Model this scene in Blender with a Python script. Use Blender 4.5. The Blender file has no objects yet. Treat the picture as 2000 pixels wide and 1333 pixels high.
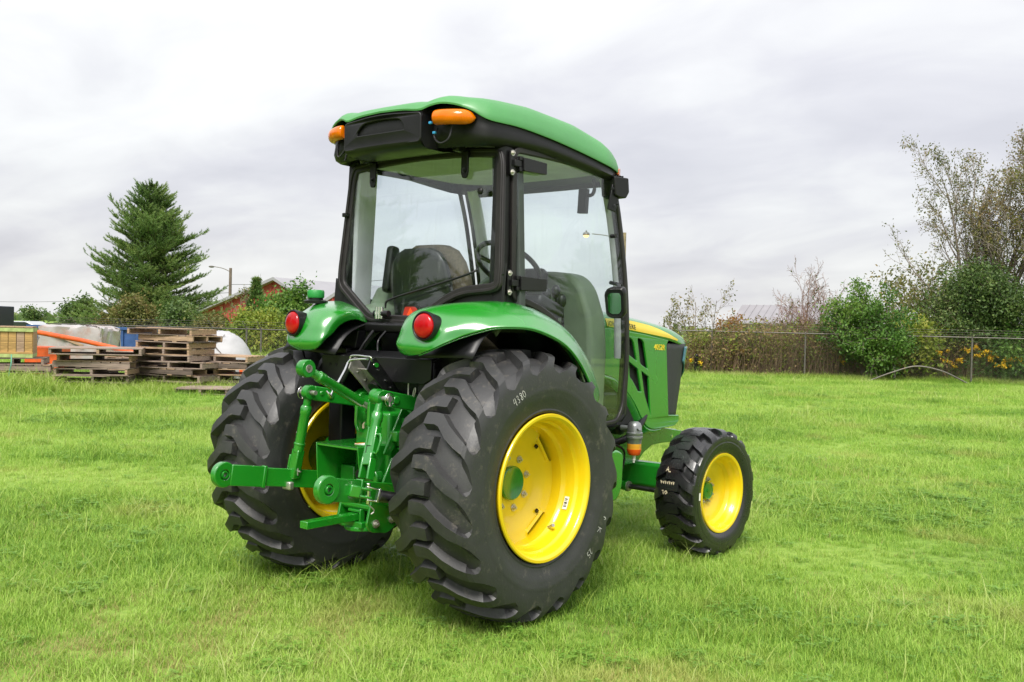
import bpy, bmesh, math, random
import numpy as np
from mathutils import Vector, Matrix
random.seed(7); RNG = np.random.default_rng(7)
scene = bpy.context.scene
COL = scene.collection
pi = math.pi
# ------------------------------------------------------------------ camera
A_, P_, R_ = 0.6877177323, -0.0114043001, 0.0248868827
CAM = np.array([3.586945580, -3.571660384, 1.314074621]); FPX = 1965.54478651      # focal length in pixels of a 2000 px wide frame
def _axes():
    ca, sa, cp, sp = math.cos(A_), math.sin(A_), math.cos(P_), math.sin(P_)
    f = np.array([-sa*cp, ca*cp, sp]); r = np.array([ca, sa, 0.0]); u = np.cross(r, f)
    cr, sr = math.cos(R_), math.sin(R_)
    return r*cr+u*sr, -r*sr+u*cr, f
CR, CU, CF = _axes()
cam_d = bpy.data.cameras.new('camera'); cam = bpy.data.objects.new('camera', cam_d); COL.objects.link(cam)
cam.matrix_world = Matrix(((CR[0], CU[0], -CF[0], CAM[0]), (CR[1], CU[1], -CF[1], CAM[1]), (CR[2], CU[2], -CF[2], CAM[2]), (0, 0, 0, 1)))
cam_d.sensor_width = 36; cam_d.lens = FPX*36/2000; cam_d.clip_end = 3000; cam_d.clip_start = .05
scene.camera = cam
FH = np.array([-math.sin(A_), math.cos(A_), 0.0]); RH = np.array([math.cos(A_), math.sin(A_), 0.0])
def gp(px, dist, z=0.0):
    """point at height z, a given number of metres ahead of the camera, in the direction of photo column px"""
    t = (px-1000)/FPX
    p = CAM+FH*dist+RH*(t*dist); return Vector((p[0], p[1], z))
def zt(py, dist, px=1000):
    """height of something seen at photo row py at that distance"""
    return CAM[2]+(644.08+(px-1000)*math.tan(R_)-py)/FPX*dist
# ------------------------------------------------------------------ light
SUN_EL, SUN_AZ = math.radians(52), math.radians(150)          # azimuth clockwise from +Y
scene.view_settings.view_transform = 'Standard'; scene.view_settings.look = 'None'
scene.view_settings.gamma = 1; scene.view_settings.use_curve_mapping = False
scene.view_settings.exposure = 1.55
world = bpy.data.worlds.new('World'); scene.world = world; world.use_nodes = True
nt = world.node_tree; nt.nodes.clear()
def N_(nt, typ, **kw):
    n = nt.nodes.new(typ)
    for k, v in kw.items(): setattr(n, k, v)
    return n
def L_(nt, a, b): nt.links.new(a, b)
def M_(nt, op, a, b=None, c=None, clamp=False):
    n = nt.nodes.new('ShaderNodeMath'); n.operation = op; n.use_clamp = clamp
    for i, v in enumerate((a, b, c)):
        if v is None: continue
        if isinstance(v, (int, float)): n.inputs[i].default_value = v
        else: nt.links.new(v, n.inputs[i])
    return n.outputs[0]
def RAMP(nt, fac, stops, interp='LINEAR'):
    n = nt.nodes.new('ShaderNodeValToRGB'); n.color_ramp.interpolation = interp
    e = n.color_ramp.elements
    while len(e) < len(stops): e.new(0.5)
    for q, (p, c) in zip(e, stops): q.position = p; q.color = (*c, 1) if len(c) == 3 else c
    nt.links.new(fac, n.inputs[0]); return n.outputs[0]
out = N_(nt, 'ShaderNodeOutputWorld')
sky = N_(nt, 'ShaderNodeTexSky', sky_type='NISHITA', sun_disc=False, sun_elevation=SUN_EL, sun_rotation=SUN_AZ)
sky.air_density = 1.0; sky.dust_density = 2.0
bg1 = N_(nt, 'ShaderNodeBackground'); bg1.inputs[1].default_value = 0.10; L_(nt, sky.outputs[0], bg1.inputs[0])
tc = N_(nt, 'ShaderNodeTexCoord'); sep = N_(nt, 'ShaderNodeSeparateXYZ'); L_(nt, tc.outputs['Generated'], sep.inputs[0])
zc = M_(nt, 'MAXIMUM', sep.outputs[2], 0.0); den = M_(nt, 'ADD', zc, 0.27)
com = N_(nt, 'ShaderNodeCombineXYZ')
L_(nt, M_(nt, 'DIVIDE', sep.outputs[0], den), com.inputs[0]); L_(nt, M_(nt, 'DIVIDE', sep.outputs[1], den), com.inputs[1])
mp = N_(nt, 'ShaderNodeMapping'); mp.inputs['Rotation'].default_value = (0, 0, -0.62); mp.inputs['Scale'].default_value = (0.56, 0.80, 1)
mp.inputs['Location'].default_value = (3.1, 7.7, 0)
L_(nt, com.outputs[0], mp.inputs[0])
n1 = N_(nt, 'ShaderNodeTexNoise'); n1.inputs['Scale'].default_value = 1.25; n1.inputs['Detail'].default_value = 6; n1.inputs['Roughness'].default_value = .5; n1.inputs['Distortion'].default_value = .5
L_(nt, mp.outputs[0], n1.inputs['Vector'])
n2 = N_(nt, 'ShaderNodeTexNoise'); n2.inputs['Scale'].default_value = 4.5; n2.inputs['Detail'].default_value = 5; n2.inputs['Distortion'].default_value = .4
L_(nt, mp.outputs[0], n2.inputs['Vector'])
fac = M_(nt, 'ADD', M_(nt, 'MULTIPLY', n1.outputs[0], .64), M_(nt, 'MULTIPLY', n2.outputs[0], .36))
ccol = RAMP(nt, fac, [(.36, (.67, .664, .71)), (.44, (.755, .748, .785)), (.50, (.84, .838, .85)), (.56, (.915, .915, .914)), (.64, (1.0, 1.0, .998))])
cie = M_(nt, 'MULTIPLY', M_(nt, 'ADD', M_(nt, 'MULTIPLY', zc, .8), 1.0), 0.318)      # overcast: the zenith about twice the horizon
bg2 = N_(nt, 'ShaderNodeBackground'); L_(nt, ccol, bg2.inputs[0]); L_(nt, cie, bg2.inputs[1])
mx = N_(nt, 'ShaderNodeMixShader'); mx.inputs[0].default_value = 0.94
L_(nt, bg1.outputs[0], mx.inputs[1]); L_(nt, bg2.outputs[0], mx.inputs[2]); L_(nt, mx.outputs[0], out.inputs[0])
sun_d = bpy.data.lights.new('sun', 'SUN'); sun = bpy.data.objects.new('sun', sun_d); COL.objects.link(sun)
sun_d.energy = 1.5; sun_d.angle = math.radians(24); sun_d.color = (1, .96, .90)
_sd = Vector((math.sin(SUN_AZ)*math.cos(SUN_EL), math.cos(SUN_AZ)*math.cos(SUN_EL), math.sin(SUN_EL)))
sun.rotation_euler = _sd.to_track_quat('Z', 'Y').to_euler()
try:
    scene.cycles.use_denoising = True; scene.cycles.max_bounces = 8; scene.cycles.transparent_max_bounces = 24
except Exception: pass
# ------------------------------------------------------------------ materials
def new_mat(name):
    m = bpy.data.materials.new(name); m.use_nodes = True
    nt = m.node_tree; b = nt.nodes['Principled BSDF']; return m, nt, b
def mat(name, col, rough=.5, metal=0, coat=0, var=0.0, vscale=8, bump=0, bscale=200, dust=None, spec=None, detail=3, stretch=None, sheen=0):
    """plain painted or plastic surface with grain and wear"""
    m, nt, b = new_mat(name)
    b.inputs['Base Color'].default_value = (*col, 1); b.inputs['Roughness'].default_value = rough; b.inputs['Metallic'].default_value = metal
    b.inputs['Coat Weight'].default_value = coat; b.inputs['Coat Roughness'].default_value = .06
    if spec is not None: b.inputs['Specular IOR Level'].default_value = spec
    tc = N_(nt, 'ShaderNodeTexCoord'); vec = tc.outputs['Object']
    if stretch:
        mp = N_(nt, 'ShaderNodeMapping'); mp.inputs['Scale'].default_value = stretch; L_(nt, vec, mp.inputs[0]); vec = mp.outputs[0]
    if var or dust:
        n = N_(nt, 'ShaderNodeTexNoise'); n.inputs['Scale'].default_value = vscale; n.inputs['Detail'].default_value = detail; L_(nt, vec, n.inputs['Vector'])
        c0 = tuple(max(0, x*(1-var)) for x in col); c1 = tuple(x*(1+var) for x in col)
        src = RAMP(nt, n.outputs[0], [(.3, c0), (.7, c1)])
        if dust:
            n3 = N_(nt, 'ShaderNodeTexNoise'); n3.inputs['Scale'].default_value = dust[2]; n3.inputs['Detail'].default_value = 8; n3.inputs['Roughness'].default_value = .7
            L_(nt, vec, n3.inputs['Vector'])
            mix = N_(nt, 'ShaderNodeMix', data_type='RGBA'); mix.inputs['B'].default_value = (*dust[0], 1)
            L_(nt, src, mix.inputs['A']); L_(nt, RAMP(nt, n3.outputs[0], [(dust[1], (0, 0, 0)), (dust[1]+.16, (dust[3],)*3)]), mix.inputs['Factor']); src = mix.outputs['Result']
        L_(nt, src, b.inputs['Base Color'])
        L_(nt, M_(nt, 'ADD', M_(nt, 'MULTIPLY', n.outputs[0], .16), rough-.08), b.inputs['Roughness'])
    if bump:
        n2 = N_(nt, 'ShaderNodeTexNoise'); n2.inputs['Scale'].default_value = bscale; n2.inputs['Detail'].default_value = 3; L_(nt, vec, n2.inputs['Vector'])
        bp = N_(nt, 'ShaderNodeBump'); bp.inputs['Strength'].default_value = bump; bp.inputs['Distance'].default_value = .004
        L_(nt, n2.outputs[0], bp.inputs['Height']); L_(nt, bp.outputs[0], b.inputs['Normal'])
    return m
def glass_mat(name, tint=(.955, .982, .985), streaks=0.0):
    m = bpy.data.materials.new(name); m.use_nodes = True; nt = m.node_tree; nt.nodes.clear()
    o = N_(nt, 'ShaderNodeOutputMaterial'); t = N_(nt, 'ShaderNodeBsdfTransparent'); g = N_(nt, 'ShaderNodeBsdfGlossy')
    t.inputs[0].default_value = (*tint, 1); g.inputs['Roughness'].default_value = .015; g.inputs[0].default_value = (1, 1, 1, 1)
    f = N_(nt, 'ShaderNodeLayerWeight'); f.inputs[0].default_value = .5            # facing = 1-|cos|, the same from both sides of the pane
    mx = N_(nt, 'ShaderNodeMixShader'); L_(nt, M_(nt, 'ADD', M_(nt, 'MULTIPLY', M_(nt, 'POWER', f.outputs['Facing'], 5.0), .95), .042), mx.inputs[0])
    L_(nt, t.outputs[0], mx.inputs[1]); L_(nt, g.outputs[0], mx.inputs[2])
    last = mx.outputs[0]
    if streaks:                                       # pale upright streaks painted on the pane in place of streaky tree reflections
        tc = N_(nt, 'ShaderNodeTexCoord'); mp = N_(nt, 'ShaderNodeMapping'); mp.inputs['Scale'].default_value = (30, 30, 3.0); L_(nt, tc.outputs['Object'], mp.inputs[0])
        n = N_(nt, 'ShaderNodeTexNoise'); n.inputs['Scale'].default_value = 1; n.inputs['Detail'].default_value = 5; L_(nt, mp.outputs[0], n.inputs['Vector'])
        d = N_(nt, 'ShaderNodeBsdfDiffuse'); d.inputs[0].default_value = (.55, .57, .56, 1)
        m2 = N_(nt, 'ShaderNodeMixShader'); L_(nt, RAMP(nt, n.outputs[0], [(.56, (0, 0, 0)), (.74, (streaks,)*3)]), m2.inputs[0])
        L_(nt, last, m2.inputs[1]); L_(nt, d.outputs[0], m2.inputs[2]); last = m2.outputs[0]
    L_(nt, last, o.inputs[0]); return m
GREEN = mat('green_paint', (.010, .225, .012), .26, coat=1, var=.05, vscale=3, spec=.75); GREEN.node_tree.nodes['Principled BSDF'].inputs['Coat IOR'].default_value = 1.75; GREEN.node_tree.nodes['Principled BSDF'].inputs['Coat Roughness'].default_value = .20
ROOFG = mat('roof_green_plastic', (.060, .270, .070), .46, var=.10, vscale=4, spec=.9)
CASTG = mat('cast_green_paint', (.009, .200, .013), .32, coat=.7, var=.12, vscale=10, bump=.25, bscale=90, dust=((.10, .12, .06), .60, 20, .5))
YELLOW = mat('yellow_paint', (.80, .575, .006), .33, coat=.6, var=.03, vscale=5)
BLACK = mat('black_plastic', (.0085, .0082, .009), .40, spec=.38, var=.2, vscale=12, bump=.1, bscale=500)
BLACKM = mat('black_paint', (.007, .007, .008), .36, spec=.38, var=.2, vscale=6)
SEAL = mat('rubber_seal', (.014, .0115, .0115), .5, var=.2, vscale=20)
INTER = mat('cab_trim', (.045, .055, .05), .7, var=.15, vscale=10)
CONS = mat('console_plastic', (.17, .215, .145), .55, var=.1, vscale=8)
LINER = mat('headliner', (.62, .60, .64), .85, var=.1, vscale=6)
STEEL = mat('zinc_steel', (.55, .53, .48), .36, metal=.8, var=.15, vscale=40)
DARKST = mat('dark_steel', (.10, .10, .105), .40, metal=1, var=.2, vscale=30)
CHROME = mat('bright_steel', (.75, .75, .74), .18, metal=1, var=.1, vscale=30)
WHITE = mat('white_print', (.78, .77, .72), .6, var=.05, vscale=30)
CHALK = mat('chalk', (.62, .61, .57), .9, var=.25, vscale=90)
FABRIC = mat('tweed_fabric', (.13, .105, .065), .95, var=.45, vscale=260, bump=.6, bscale=300, detail=1)
VINYL = mat('seat_shell', (.008, .010, .007), .42, var=.2, vscale=8)
YELLOWD = mat('yellow_decal', (.80, .58, .03), .35, coat=.5, var=.02)
INK = mat('black_print', (.02, .03, .015), .45)
BLUEC = mat('blue_connector', (.05, .35, .65), .5)
GREY = mat('grey_filter', (.30, .31, .31), .35, metal=.7, var=.1, vscale=30)
def rubber_mat(name, base, dusty, rr=(.34, .58)):
    m, nt, b = new_mat(name)
    tc = N_(nt, 'ShaderNodeTexCoord')
    n = N_(nt, 'ShaderNodeTexNoise'); n.inputs['Scale'].default_value = 5; n.inputs['Detail'].default_value = 7; n.inputs['Roughness'].default_value = .65; L_(nt, tc.outputs['Object'], n.inputs['Vector'])
    c = RAMP(nt, n.outputs[0], [(.3, tuple(x*.65 for x in base)), (.7, tuple(x*1.35 for x in base))])
    n3 = N_(nt, 'ShaderNodeTexNoise'); n3.inputs['Scale'].default_value = 16; n3.inputs['Detail'].default_value = 9; n3.inputs['Roughness'].default_value = .78; L_(nt, tc.outputs['Object'], n3.inputs['Vector'])
    mix = N_(nt, 'ShaderNodeMix', data_type='RGBA'); mix.inputs['B'].default_value = (.16, .14, .11, 1); L_(nt, c, mix.inputs['A'])
    L_(nt, RAMP(nt, n3.outputs[0], [(.55, (0, 0, 0)), (.70, (dusty,)*3)]), mix.inputs['Factor'])
    L_(nt, mix.outputs['Result'], b.inputs['Base Color'])
    L_(nt, RAMP(nt, n.outputs[0], [(.3, (rr[0],)*3), (.7, (rr[1],)*3)]), b.inputs['Roughness'])
    b.inputs['Specular IOR Level'].default_value = .8
    n2 = N_(nt, 'ShaderNodeTexNoise'); n2.inputs['Scale'].default_value = 90; n2.inputs['Detail'].default_value = 6; L_(nt, tc.outputs['Object'], n2.inputs['Vector'])
    bp = N_(nt, 'ShaderNodeBump'); bp.inputs['Strength'].default_value = .16; bp.inputs['Distance'].default_value = .004; L_(nt, n2.outputs[0], bp.inputs['Height']); L_(nt, bp.outputs[0], b.inputs['Normal'])
    return m
RUBBER = rubber_mat('tyre_rubber', (.0215, .0213, .0218), .55, (.42, .64))
RUBBERF = rubber_mat('tyre_rubber_wet', (.012, .012, .013), .10, (.18, .36))
def lens_mat(name, col, emis=0):
    m, nt, b = new_mat(name)
    b.inputs['Base Color'].default_value = (*col, 1); b.inputs['Roughness'].default_value = .16; b.inputs['Coat Weight'].default_value = .25; b.inputs['Specular IOR Level'].default_value = .35
    tc = N_(nt, 'ShaderNodeTexCoord'); w = N_(nt, 'ShaderNodeTexWave', bands_direction='Z'); w.inputs['Scale'].default_value = 62; L_(nt, tc.outputs['Object'], w.inputs['Vector'])
    w2 = N_(nt, 'ShaderNodeTexWave', bands_direction='X'); w2.inputs['Scale'].default_value = 40; L_(nt, tc.outputs['Object'], w2.inputs['Vector'])
    n = N_(nt, 'ShaderNodeTexNoise'); n.inputs['Scale'].default_value = 22; n.inputs['Detail'].default_value = 1; L_(nt, tc.outputs['Object'], n.inputs['Vector'])
    mixf = M_(nt, 'ADD', M_(nt, 'MULTIPLY', w.outputs['Fac'], .12), M_(nt, 'ADD', M_(nt, 'MULTIPLY', w2.outputs['Fac'], .03), M_(nt, 'MULTIPLY', n.outputs[0], .30)))
    L_(nt, RAMP(nt, mixf, [(.12, tuple(x*.6 for x in col)), (.42, tuple(min(1, x*1.2) for x in col))]), b.inputs['Base Color'])
    bp = N_(nt, 'ShaderNodeBump'); bp.inputs['Strength'].default_value = .06; bp.inputs['Distance'].default_value = .002; L_(nt, w.outputs['Fac'], bp.inputs['Height']); L_(nt, bp.outputs[0], b.inputs['Normal'])
    return m
REDL = lens_mat('red_lens', (.50, .004, .008)); AMBER = lens_mat('amber_lens', (.90, .19, .0))
GLASS = glass_mat('window_glass', streaks=.07); GLASSD = glass_mat('door_glass', streaks=.03); GLASSF = glass_mat('front_glass')
MIRR = mat('mirror_glass', (.36, .38, .40), .03, metal=1)
# ------------------------------------------------------------------ mesh helpers
def empty(name, loc=(0, 0, 0), parent=None, rot=(0, 0, 0)):
    o = bpy.data.objects.new(name, None); COL.objects.link(o); o.empty_display_size = .2
    o.location = loc; o.rotation_euler = rot
    if parent is not None: o.parent = parent
    return o
def tag(o, label=None, cat=None, group=None, kind=None):
    for k, v in (('label', label), ('category', cat), ('group', group), ('kind', kind)):
        if v: o[k] = v
    return o
class B:
    def __init__(s): s.v = []; s.f = []
    def add(s, v, f):
        n = len(s.v); s.v += [tuple(map(float, p)) for p in v]; s.f += [tuple(i+n for i in q) for q in f]; return s
    def box(s, c, d, rot=None, taper=None):
        x, y, z = (k/2 for k in d); vs = []
        for sz in (-1, 1):
            for sx, sy in ((-1, -1), (1, -1), (1, 1), (-1, 1)):
                t = taper if (taper and sz > 0) else 1.0
                p = Vector((sx*x*t, sy*y*t, sz*z))
                if rot is not None: p = rot @ p
                vs.append(p+Vector(c))
        return s.add(vs, [(3, 2, 1, 0), (4, 5, 6, 7), (0, 1, 5, 4), (1, 2, 6, 5), (2, 3, 7, 6), (3, 0, 4, 7)])
    def bar(s, p0, p1, w, h, up=(0, 0, 1)):
        """rectangular bar from p0 to p1: w across, h along up"""
        p0, p1 = Vector(p0), Vector(p1); d = p1-p0; L = d.length; d.normalize(); u = Vector(up)
        x = d.cross(u).normalized(); u = x.cross(d).normalized()
        R = Matrix((x, d, u)).transposed()
        return s.box((p0+p1)/2, (w, L, h), R)
    def cyl(s, p0, p1, r0, r1=None, n=16, caps=True):
        r1 = r0 if r1 is None else r1
        return s.tube([p0, p1], [r0, r1], n, caps)
    def tube(s, pts, r, n=10, caps=True):
        pts = [Vector(p) for p in pts]; m = len(pts)
        if isinstance(r, (int, float)): r = [r]*m
        vs = []; ref = None
        for i, p in enumerate(pts):
            d = (pts[min(i+1, m-1)]-pts[max(i-1, 0)])
            if d.length < 1e-9: d = Vector((0, 0, 1))
            d.normalize()
            if ref is None: ref = Vector((0, 0, 1)) if abs(d.z) < .9 else Vector((1, 0, 0))
            x = d.cross(ref)
            if x.length < 1e-6: x = d.cross(Vector((.3, .7, .6)))
            x.normalize(); y = d.cross(x); ref = -y if False else ref
            for k in range(n):
                a = 2*pi*k/n; vs.append(p+(x*math.cos(a)+y*math.sin(a))*r[i])
        fs = [(i*n+k, i*n+(k+1) % n, (i+1)*n+(k+1) % n, (i+1)*n+k) for i in range(m-1) for k in range(n)]
        if caps: fs += [tuple(range(n-1, -1, -1)), tuple((m-1)*n+k for k in range(n))]
        return s.add(vs, fs)
    def lathe(s, prof, c=(0, 0, 0), ax='X', n=48, closed=False, a0=0, a1=2*pi):
        """prof: (offset along axis, radius)"""
        m = len(prof); vs = []; full = abs(a1-a0-2*pi) < 1e-6; nn = n if full else n+1
        for k in range(nn):
            a = a0+(a1-a0)*k/n; ca, sa = math.cos(a), math.sin(a)
            for o, r in prof:
                q = {'X': (o, r*ca, r*sa), 'Y': (r*ca, o, r*sa), 'Z': (r*ca, r*sa, o)}[ax]
                vs.append((q[0]+c[0], q[1]+c[1], q[2]+c[2]))
        fs = []
        for k in range(n):
            k2 = (k+1) % nn
            for i in range(m-1+(1 if closed else 0)):
                j = (i+1) % m; fs.append((k*m+i, k2*m+i, k2*m+j, k*m+j))
        return s.add(vs, fs)
    def sphere(s, c, r, n=16, sc=(1, 1, 1)):
        c = Vector(c); vs = []; m = n//2
        for i in range(m+1):
            t = pi*i/m
            for k in range(n):
                a = 2*pi*k/n; vs.append((c.x+r*sc[0]*math.sin(t)*math.cos(a), c.y+r*sc[1]*math.sin(t)*math.sin(a), c.z+r*sc[2]*math.cos(t)))
        return s.add(vs, [(i*n+k, i*n+(k+1) % n, (i+1)*n+(k+1) % n, (i+1)*n+k) for i in range(m) for k in range(n)])
    def grid(s, rows, wrap_u=False, wrap_v=False):
        R_, C_ = len(rows), len(rows[0]); vs = [p for r in rows for p in r]
        fs = []
        for i in range(R_-(0 if wrap_v else 1)):
            for k in range(C_-(0 if wrap_u else 1)):
                a, b2 = i*C_+k, i*C_+(k+1) % C_; c2, d = ((i+1) % R_)*C_+(k+1) % C_, ((i+1) % R_)*C_+k
                fs.append((a, b2, c2, d))
        return s.add(vs, fs)
    def prism(s, poly, lo, hi, f):
        """extrude a 2-D outline between lo and hi; f(a, b, t) gives the point"""
        n = len(poly); vs = [f(a, b, lo) for a, b in poly]+[f(a, b, hi) for a, b in poly]
        return s.add(vs, [tuple(range(n-1, -1, -1)), tuple(range(n, 2*n))]+[(i, (i+1) % n, n+(i+1) % n, n+i) for i in range(n)])
    def map(s, f): s.v = [tuple(f(*p)) for p in s.v]; return s
    def mesh(s, name, m=None, smooth=35):
        me = bpy.data.meshes.new(name); me.from_pydata(s.v, [], s.f); me.validate(clean_customdata=False)
        if m is not None: me.materials.append(m)
        bm = bmesh.new(); bm.from_mesh(me); bmesh.ops.recalc_face_normals(bm, faces=bm.faces); bm.to_mesh(me); bm.free()
        if smooth:
            me.polygons.foreach_set('use_smooth', [True]*len(me.polygons))
            try: me.set_sharp_from_angle(angle=math.radians(smooth))
            except Exception: pass
        me.update(); return me
    def build(s, name, m=None, parent=None, smooth=35, bev=0, seg=2, solid=0, sub=0, loc=None):
        o = bpy.data.objects.new(name, s.mesh(name, m, smooth)); COL.objects.link(o)
        if parent is not None: o.parent = parent
        if loc is not None: o.location = loc
        if sub:
            q = o.modifiers.new('s', 'SUBSURF'); q.levels = sub; q.render_levels = sub
        if solid:
            q = o.modifiers.new('t', 'SOLIDIFY'); q.thickness = solid; q.offset = -1
        if bev:
            q = o.modifiers.new('b', 'BEVEL'); q.width = bev; q.segments = seg; q.limit_method = 'ANGLE'; q.angle_limit = math.radians(40)
            q.harden_normals = False
        return o
def copy_of(o, parent, mirror_x=False, name=None):
    c = o.copy(); COL.objects.link(c); c.parent = parent; return c
def rnd(poly, rad, n=6):
    """round the corners of a closed outline; rad one number or one per corner"""
    m = len(poly); rr = rad if isinstance(rad, (list, tuple)) else [rad]*m; res = []
    for i in range(m):
        p, a, b2 = Vector(poly[i]), Vector(poly[i-1]), Vector(poly[(i+1) % m]); r = rr[i]
        if r <= 0: res.append(tuple(p)); continue
        da, db = (a-p), (b2-p); la, lb = da.length, db.length; da.normalize(); db.normalize()
        t = min(r, la*.48, lb*.48)
        s0, s1 = p+da*t, p+db*t
        for k in range(n+1):
            u = k/n; res.append(tuple(s0*(1-u)**2+p*2*u*(1-u)+s1*u*u))
    return res
def offset(poly, d):
    """shrink (d>0) a closed outline whatever its winding"""
    P = [Vector(p) for p in poly]; m = len(P)
    area = sum(P[i].x*P[(i+1) % m].y-P[(i+1) % m].x*P[i].y for i in range(m)); sg = 1 if area > 0 else -1
    res = []
    for i in range(m):
        a, p, b2 = P[i-1], P[i], P[(i+1) % m]
        e0, e1 = (p-a), (b2-p)
        if e0.length < 1e-7 or e1.length < 1e-7: n_ = Vector((0, 0))
        e0.normalize(); e1.normalize()
        n0, n1 = Vector((-e0.y, e0.x)), Vector((-e1.y, e1.x)); n_ = (n0+n1)
        if n_.length < 1e-6: n_ = n0
        n_.normalize(); k = 1/max(.5, n_.dot(n0))
        res.append(tuple(p+n_*(d*sg*k)))
    return res
def plate(outline, holes=(), depth=.01, bevel=0.0, f=None, res=2):
    """a flat plate with holes (a filled 2-D curve made solid), mapped by f(a, b, t) into place"""
    cu = bpy.data.curves.new('plate', 'CURVE'); cu.dimensions = '2D'; cu.fill_mode = 'BOTH'; cu.extrude = depth/2-bevel; cu.bevel_depth = bevel; cu.bevel_resolution = res
    for pl in [outline]+list(holes):
        sp = cu.splines.new('POLY'); sp.points.add(len(pl)-1); sp.use_cyclic_u = True
        for q, (a, b2) in zip(sp.points, pl): q.co = (a, b2, 0, 1)
    return curve_to_B(cu, f)
def curve_to_B(cu, f):
    o = bpy.data.objects.new('tmp', cu); me = bpy.data.meshes.new_from_object(o)
    b = B(); b.add([f(*v.co) if f else tuple(v.co) for v in me.vertices], [tuple(p.vertices) for p in me.polygons])
    bpy.data.objects.remove(o); bpy.data.curves.remove(cu); bpy.data.meshes.remove(me); return b
def text(body, size, f, extrude=.0006, spacing=1.0, align='LEFT', shear=0):
    cu = bpy.data.curves.new('txt', 'FONT'); cu.body = body; cu.size = size; cu.extrude = extrude; cu.space_character = spacing; cu.align_x = align; cu.shear = shear; cu.resolution_u = 3
    return curve_to_B(cu, f)
def cat(P, n):
    """Catmull-Rom through points P, n samples by chord length"""
    P = np.array(P, float); m = len(P)
    if m == 2: return [tuple(P[0]+(P[1]-P[0])*t) for t in np.linspace(0, 1, n)]
    d = np.r_[0, np.cumsum(np.maximum(1e-6, np.linalg.norm(np.diff(P, axis=0), axis=1))**.5)]; ts = np.linspace(0, d[-1], n); res = []
    T = np.zeros_like(P)
    for i in range(m):
        if i == 0: T[i] = (P[1]-P[0])/(d[1]-d[0])
        elif i == m-1: T[i] = (P[-1]-P[-2])/(d[-1]-d[-2])
        else:
            h0, h1 = d[i]-d[i-1], d[i+1]-d[i]
            T[i] = ((P[i]-P[i-1])/h0*h1+(P[i+1]-P[i])/h1*h0)/(h0+h1)
    for t in ts:
        i = min(m-2, max(0, int(np.searchsorted(d, t, side='right'))-1)); h = d[i+1]-d[i]; u = (t-d[i])/h
        res.append(tuple(P[i]*(2*u**3-3*u*u+1)+T[i]*h*(u**3-2*u*u+u)+P[i+1]*(-2*u**3+3*u*u)+T[i+1]*h*(u**3-u*u)))
    return res
def loft(rows, nu, nv):
    """smooth surface through rows of key points"""
    rr = [cat(r, nu) for r in rows]
    cols = [cat([r[k] for r in rr], nv) for k in range(nu)]
    return [[cols[k][i] for k in range(nu)] for i in range(nv)]
def interp(x, xs, ys): return float(np.interp(x, xs, ys))
# ------------------------------------------------------------------ the tractor
TR = tag(empty('tractor'), 'green tractor with enclosed cab and yellow wheels standing on the grass', 'tractor')
def tyre_B(hw, prof_env, side, N, lug, depth, sgn, ph_out, ph_in, dmax):
    """carcass turned as one body plus raised lugs in two interlocked rows. prof_env: (x, r) of the lug tops, centre to shoulder end; side: rest of the sidewall to the bead
    lug: (u, r, lead, trail) stations with angles in degrees; outward is +x for sgn=+1"""
    b = B()
    env = np.array(prof_env, float)
    tg = np.gradient(env, axis=0); nrm = np.c_[-tg[:, 1], tg[:, 0]]; nrm = np.c_[np.abs(tg[:, 1]), np.abs(tg[:, 0])]; nrm /= np.linalg.norm(nrm, axis=1)[:, None]
    dep = np.array(depth)
    base = env-nrm*dep[:, None]
    half = [tuple(p) for p in base]+list(side)
    prof = [(-x, r) for x, r in half[::-1]]+half[1:]
    # inner closing so the carcass is a body
    inner = [(half[-1][0]-.012, half[-1][1]-.008), (0.0, half[-1][1]+.03), (-half[-1][0]+.012, half[-1][1]-.008)]
    b.lathe(prof+inner, n=120, closed=True)
    xs = env[:, 0]
    for fam, (ph, sd) in enumerate(((ph_out, 1), (ph_in, -1))):
        for k in range(N):
            a_ = ph+360.0/N*k; top = []; bot = []
            for (x, r, le, tr) in lug:
                xx = abs(x); er = r
                nx = float(np.interp(xx, xs, nrm[:, 0])); nr = float(np.interp(xx, xs, nrm[:, 1])); dd = float(np.interp(xx, xs, dep))
                q = 5; rowt = []; rowb = []
                for i in range(q):
                    an = math.radians(a_+tr+(le-tr)*i/(q-1)); rowt.append((sd*x, -er*math.cos(an), er*math.sin(an)))
                bx, br = x-nx*(dd+.003), er-nr*(dd+.003)
                ex = 1.3 if dd > .004 else 0.1
                for le2 in (tr-ex, le+ex):
                    an = math.radians(a_+le2); rowb.append((sd*bx, -br*math.cos(an), br*math.sin(an)))
                top.append(rowt); bot.append(rowb)
            m = len(lug); vs = []
            for i in range(m): vs += [bot[i][0]]+top[i]+[bot[i][1]]
            w = 7; fs = [(i*w+j, i*w+j+1, (i+1)*w+j+1, (i+1)*w+j) for i in range(m-1) for j in range(w-1)]
            fs.append(tuple(range(w))); fs.append(tuple((m-1)*w+j for j in range(w-1, -1, -1)))
            b.add(vs, fs)
    if sgn < 0: b.map(lambda x, y, z: (-x, y, z))
    return b
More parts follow.
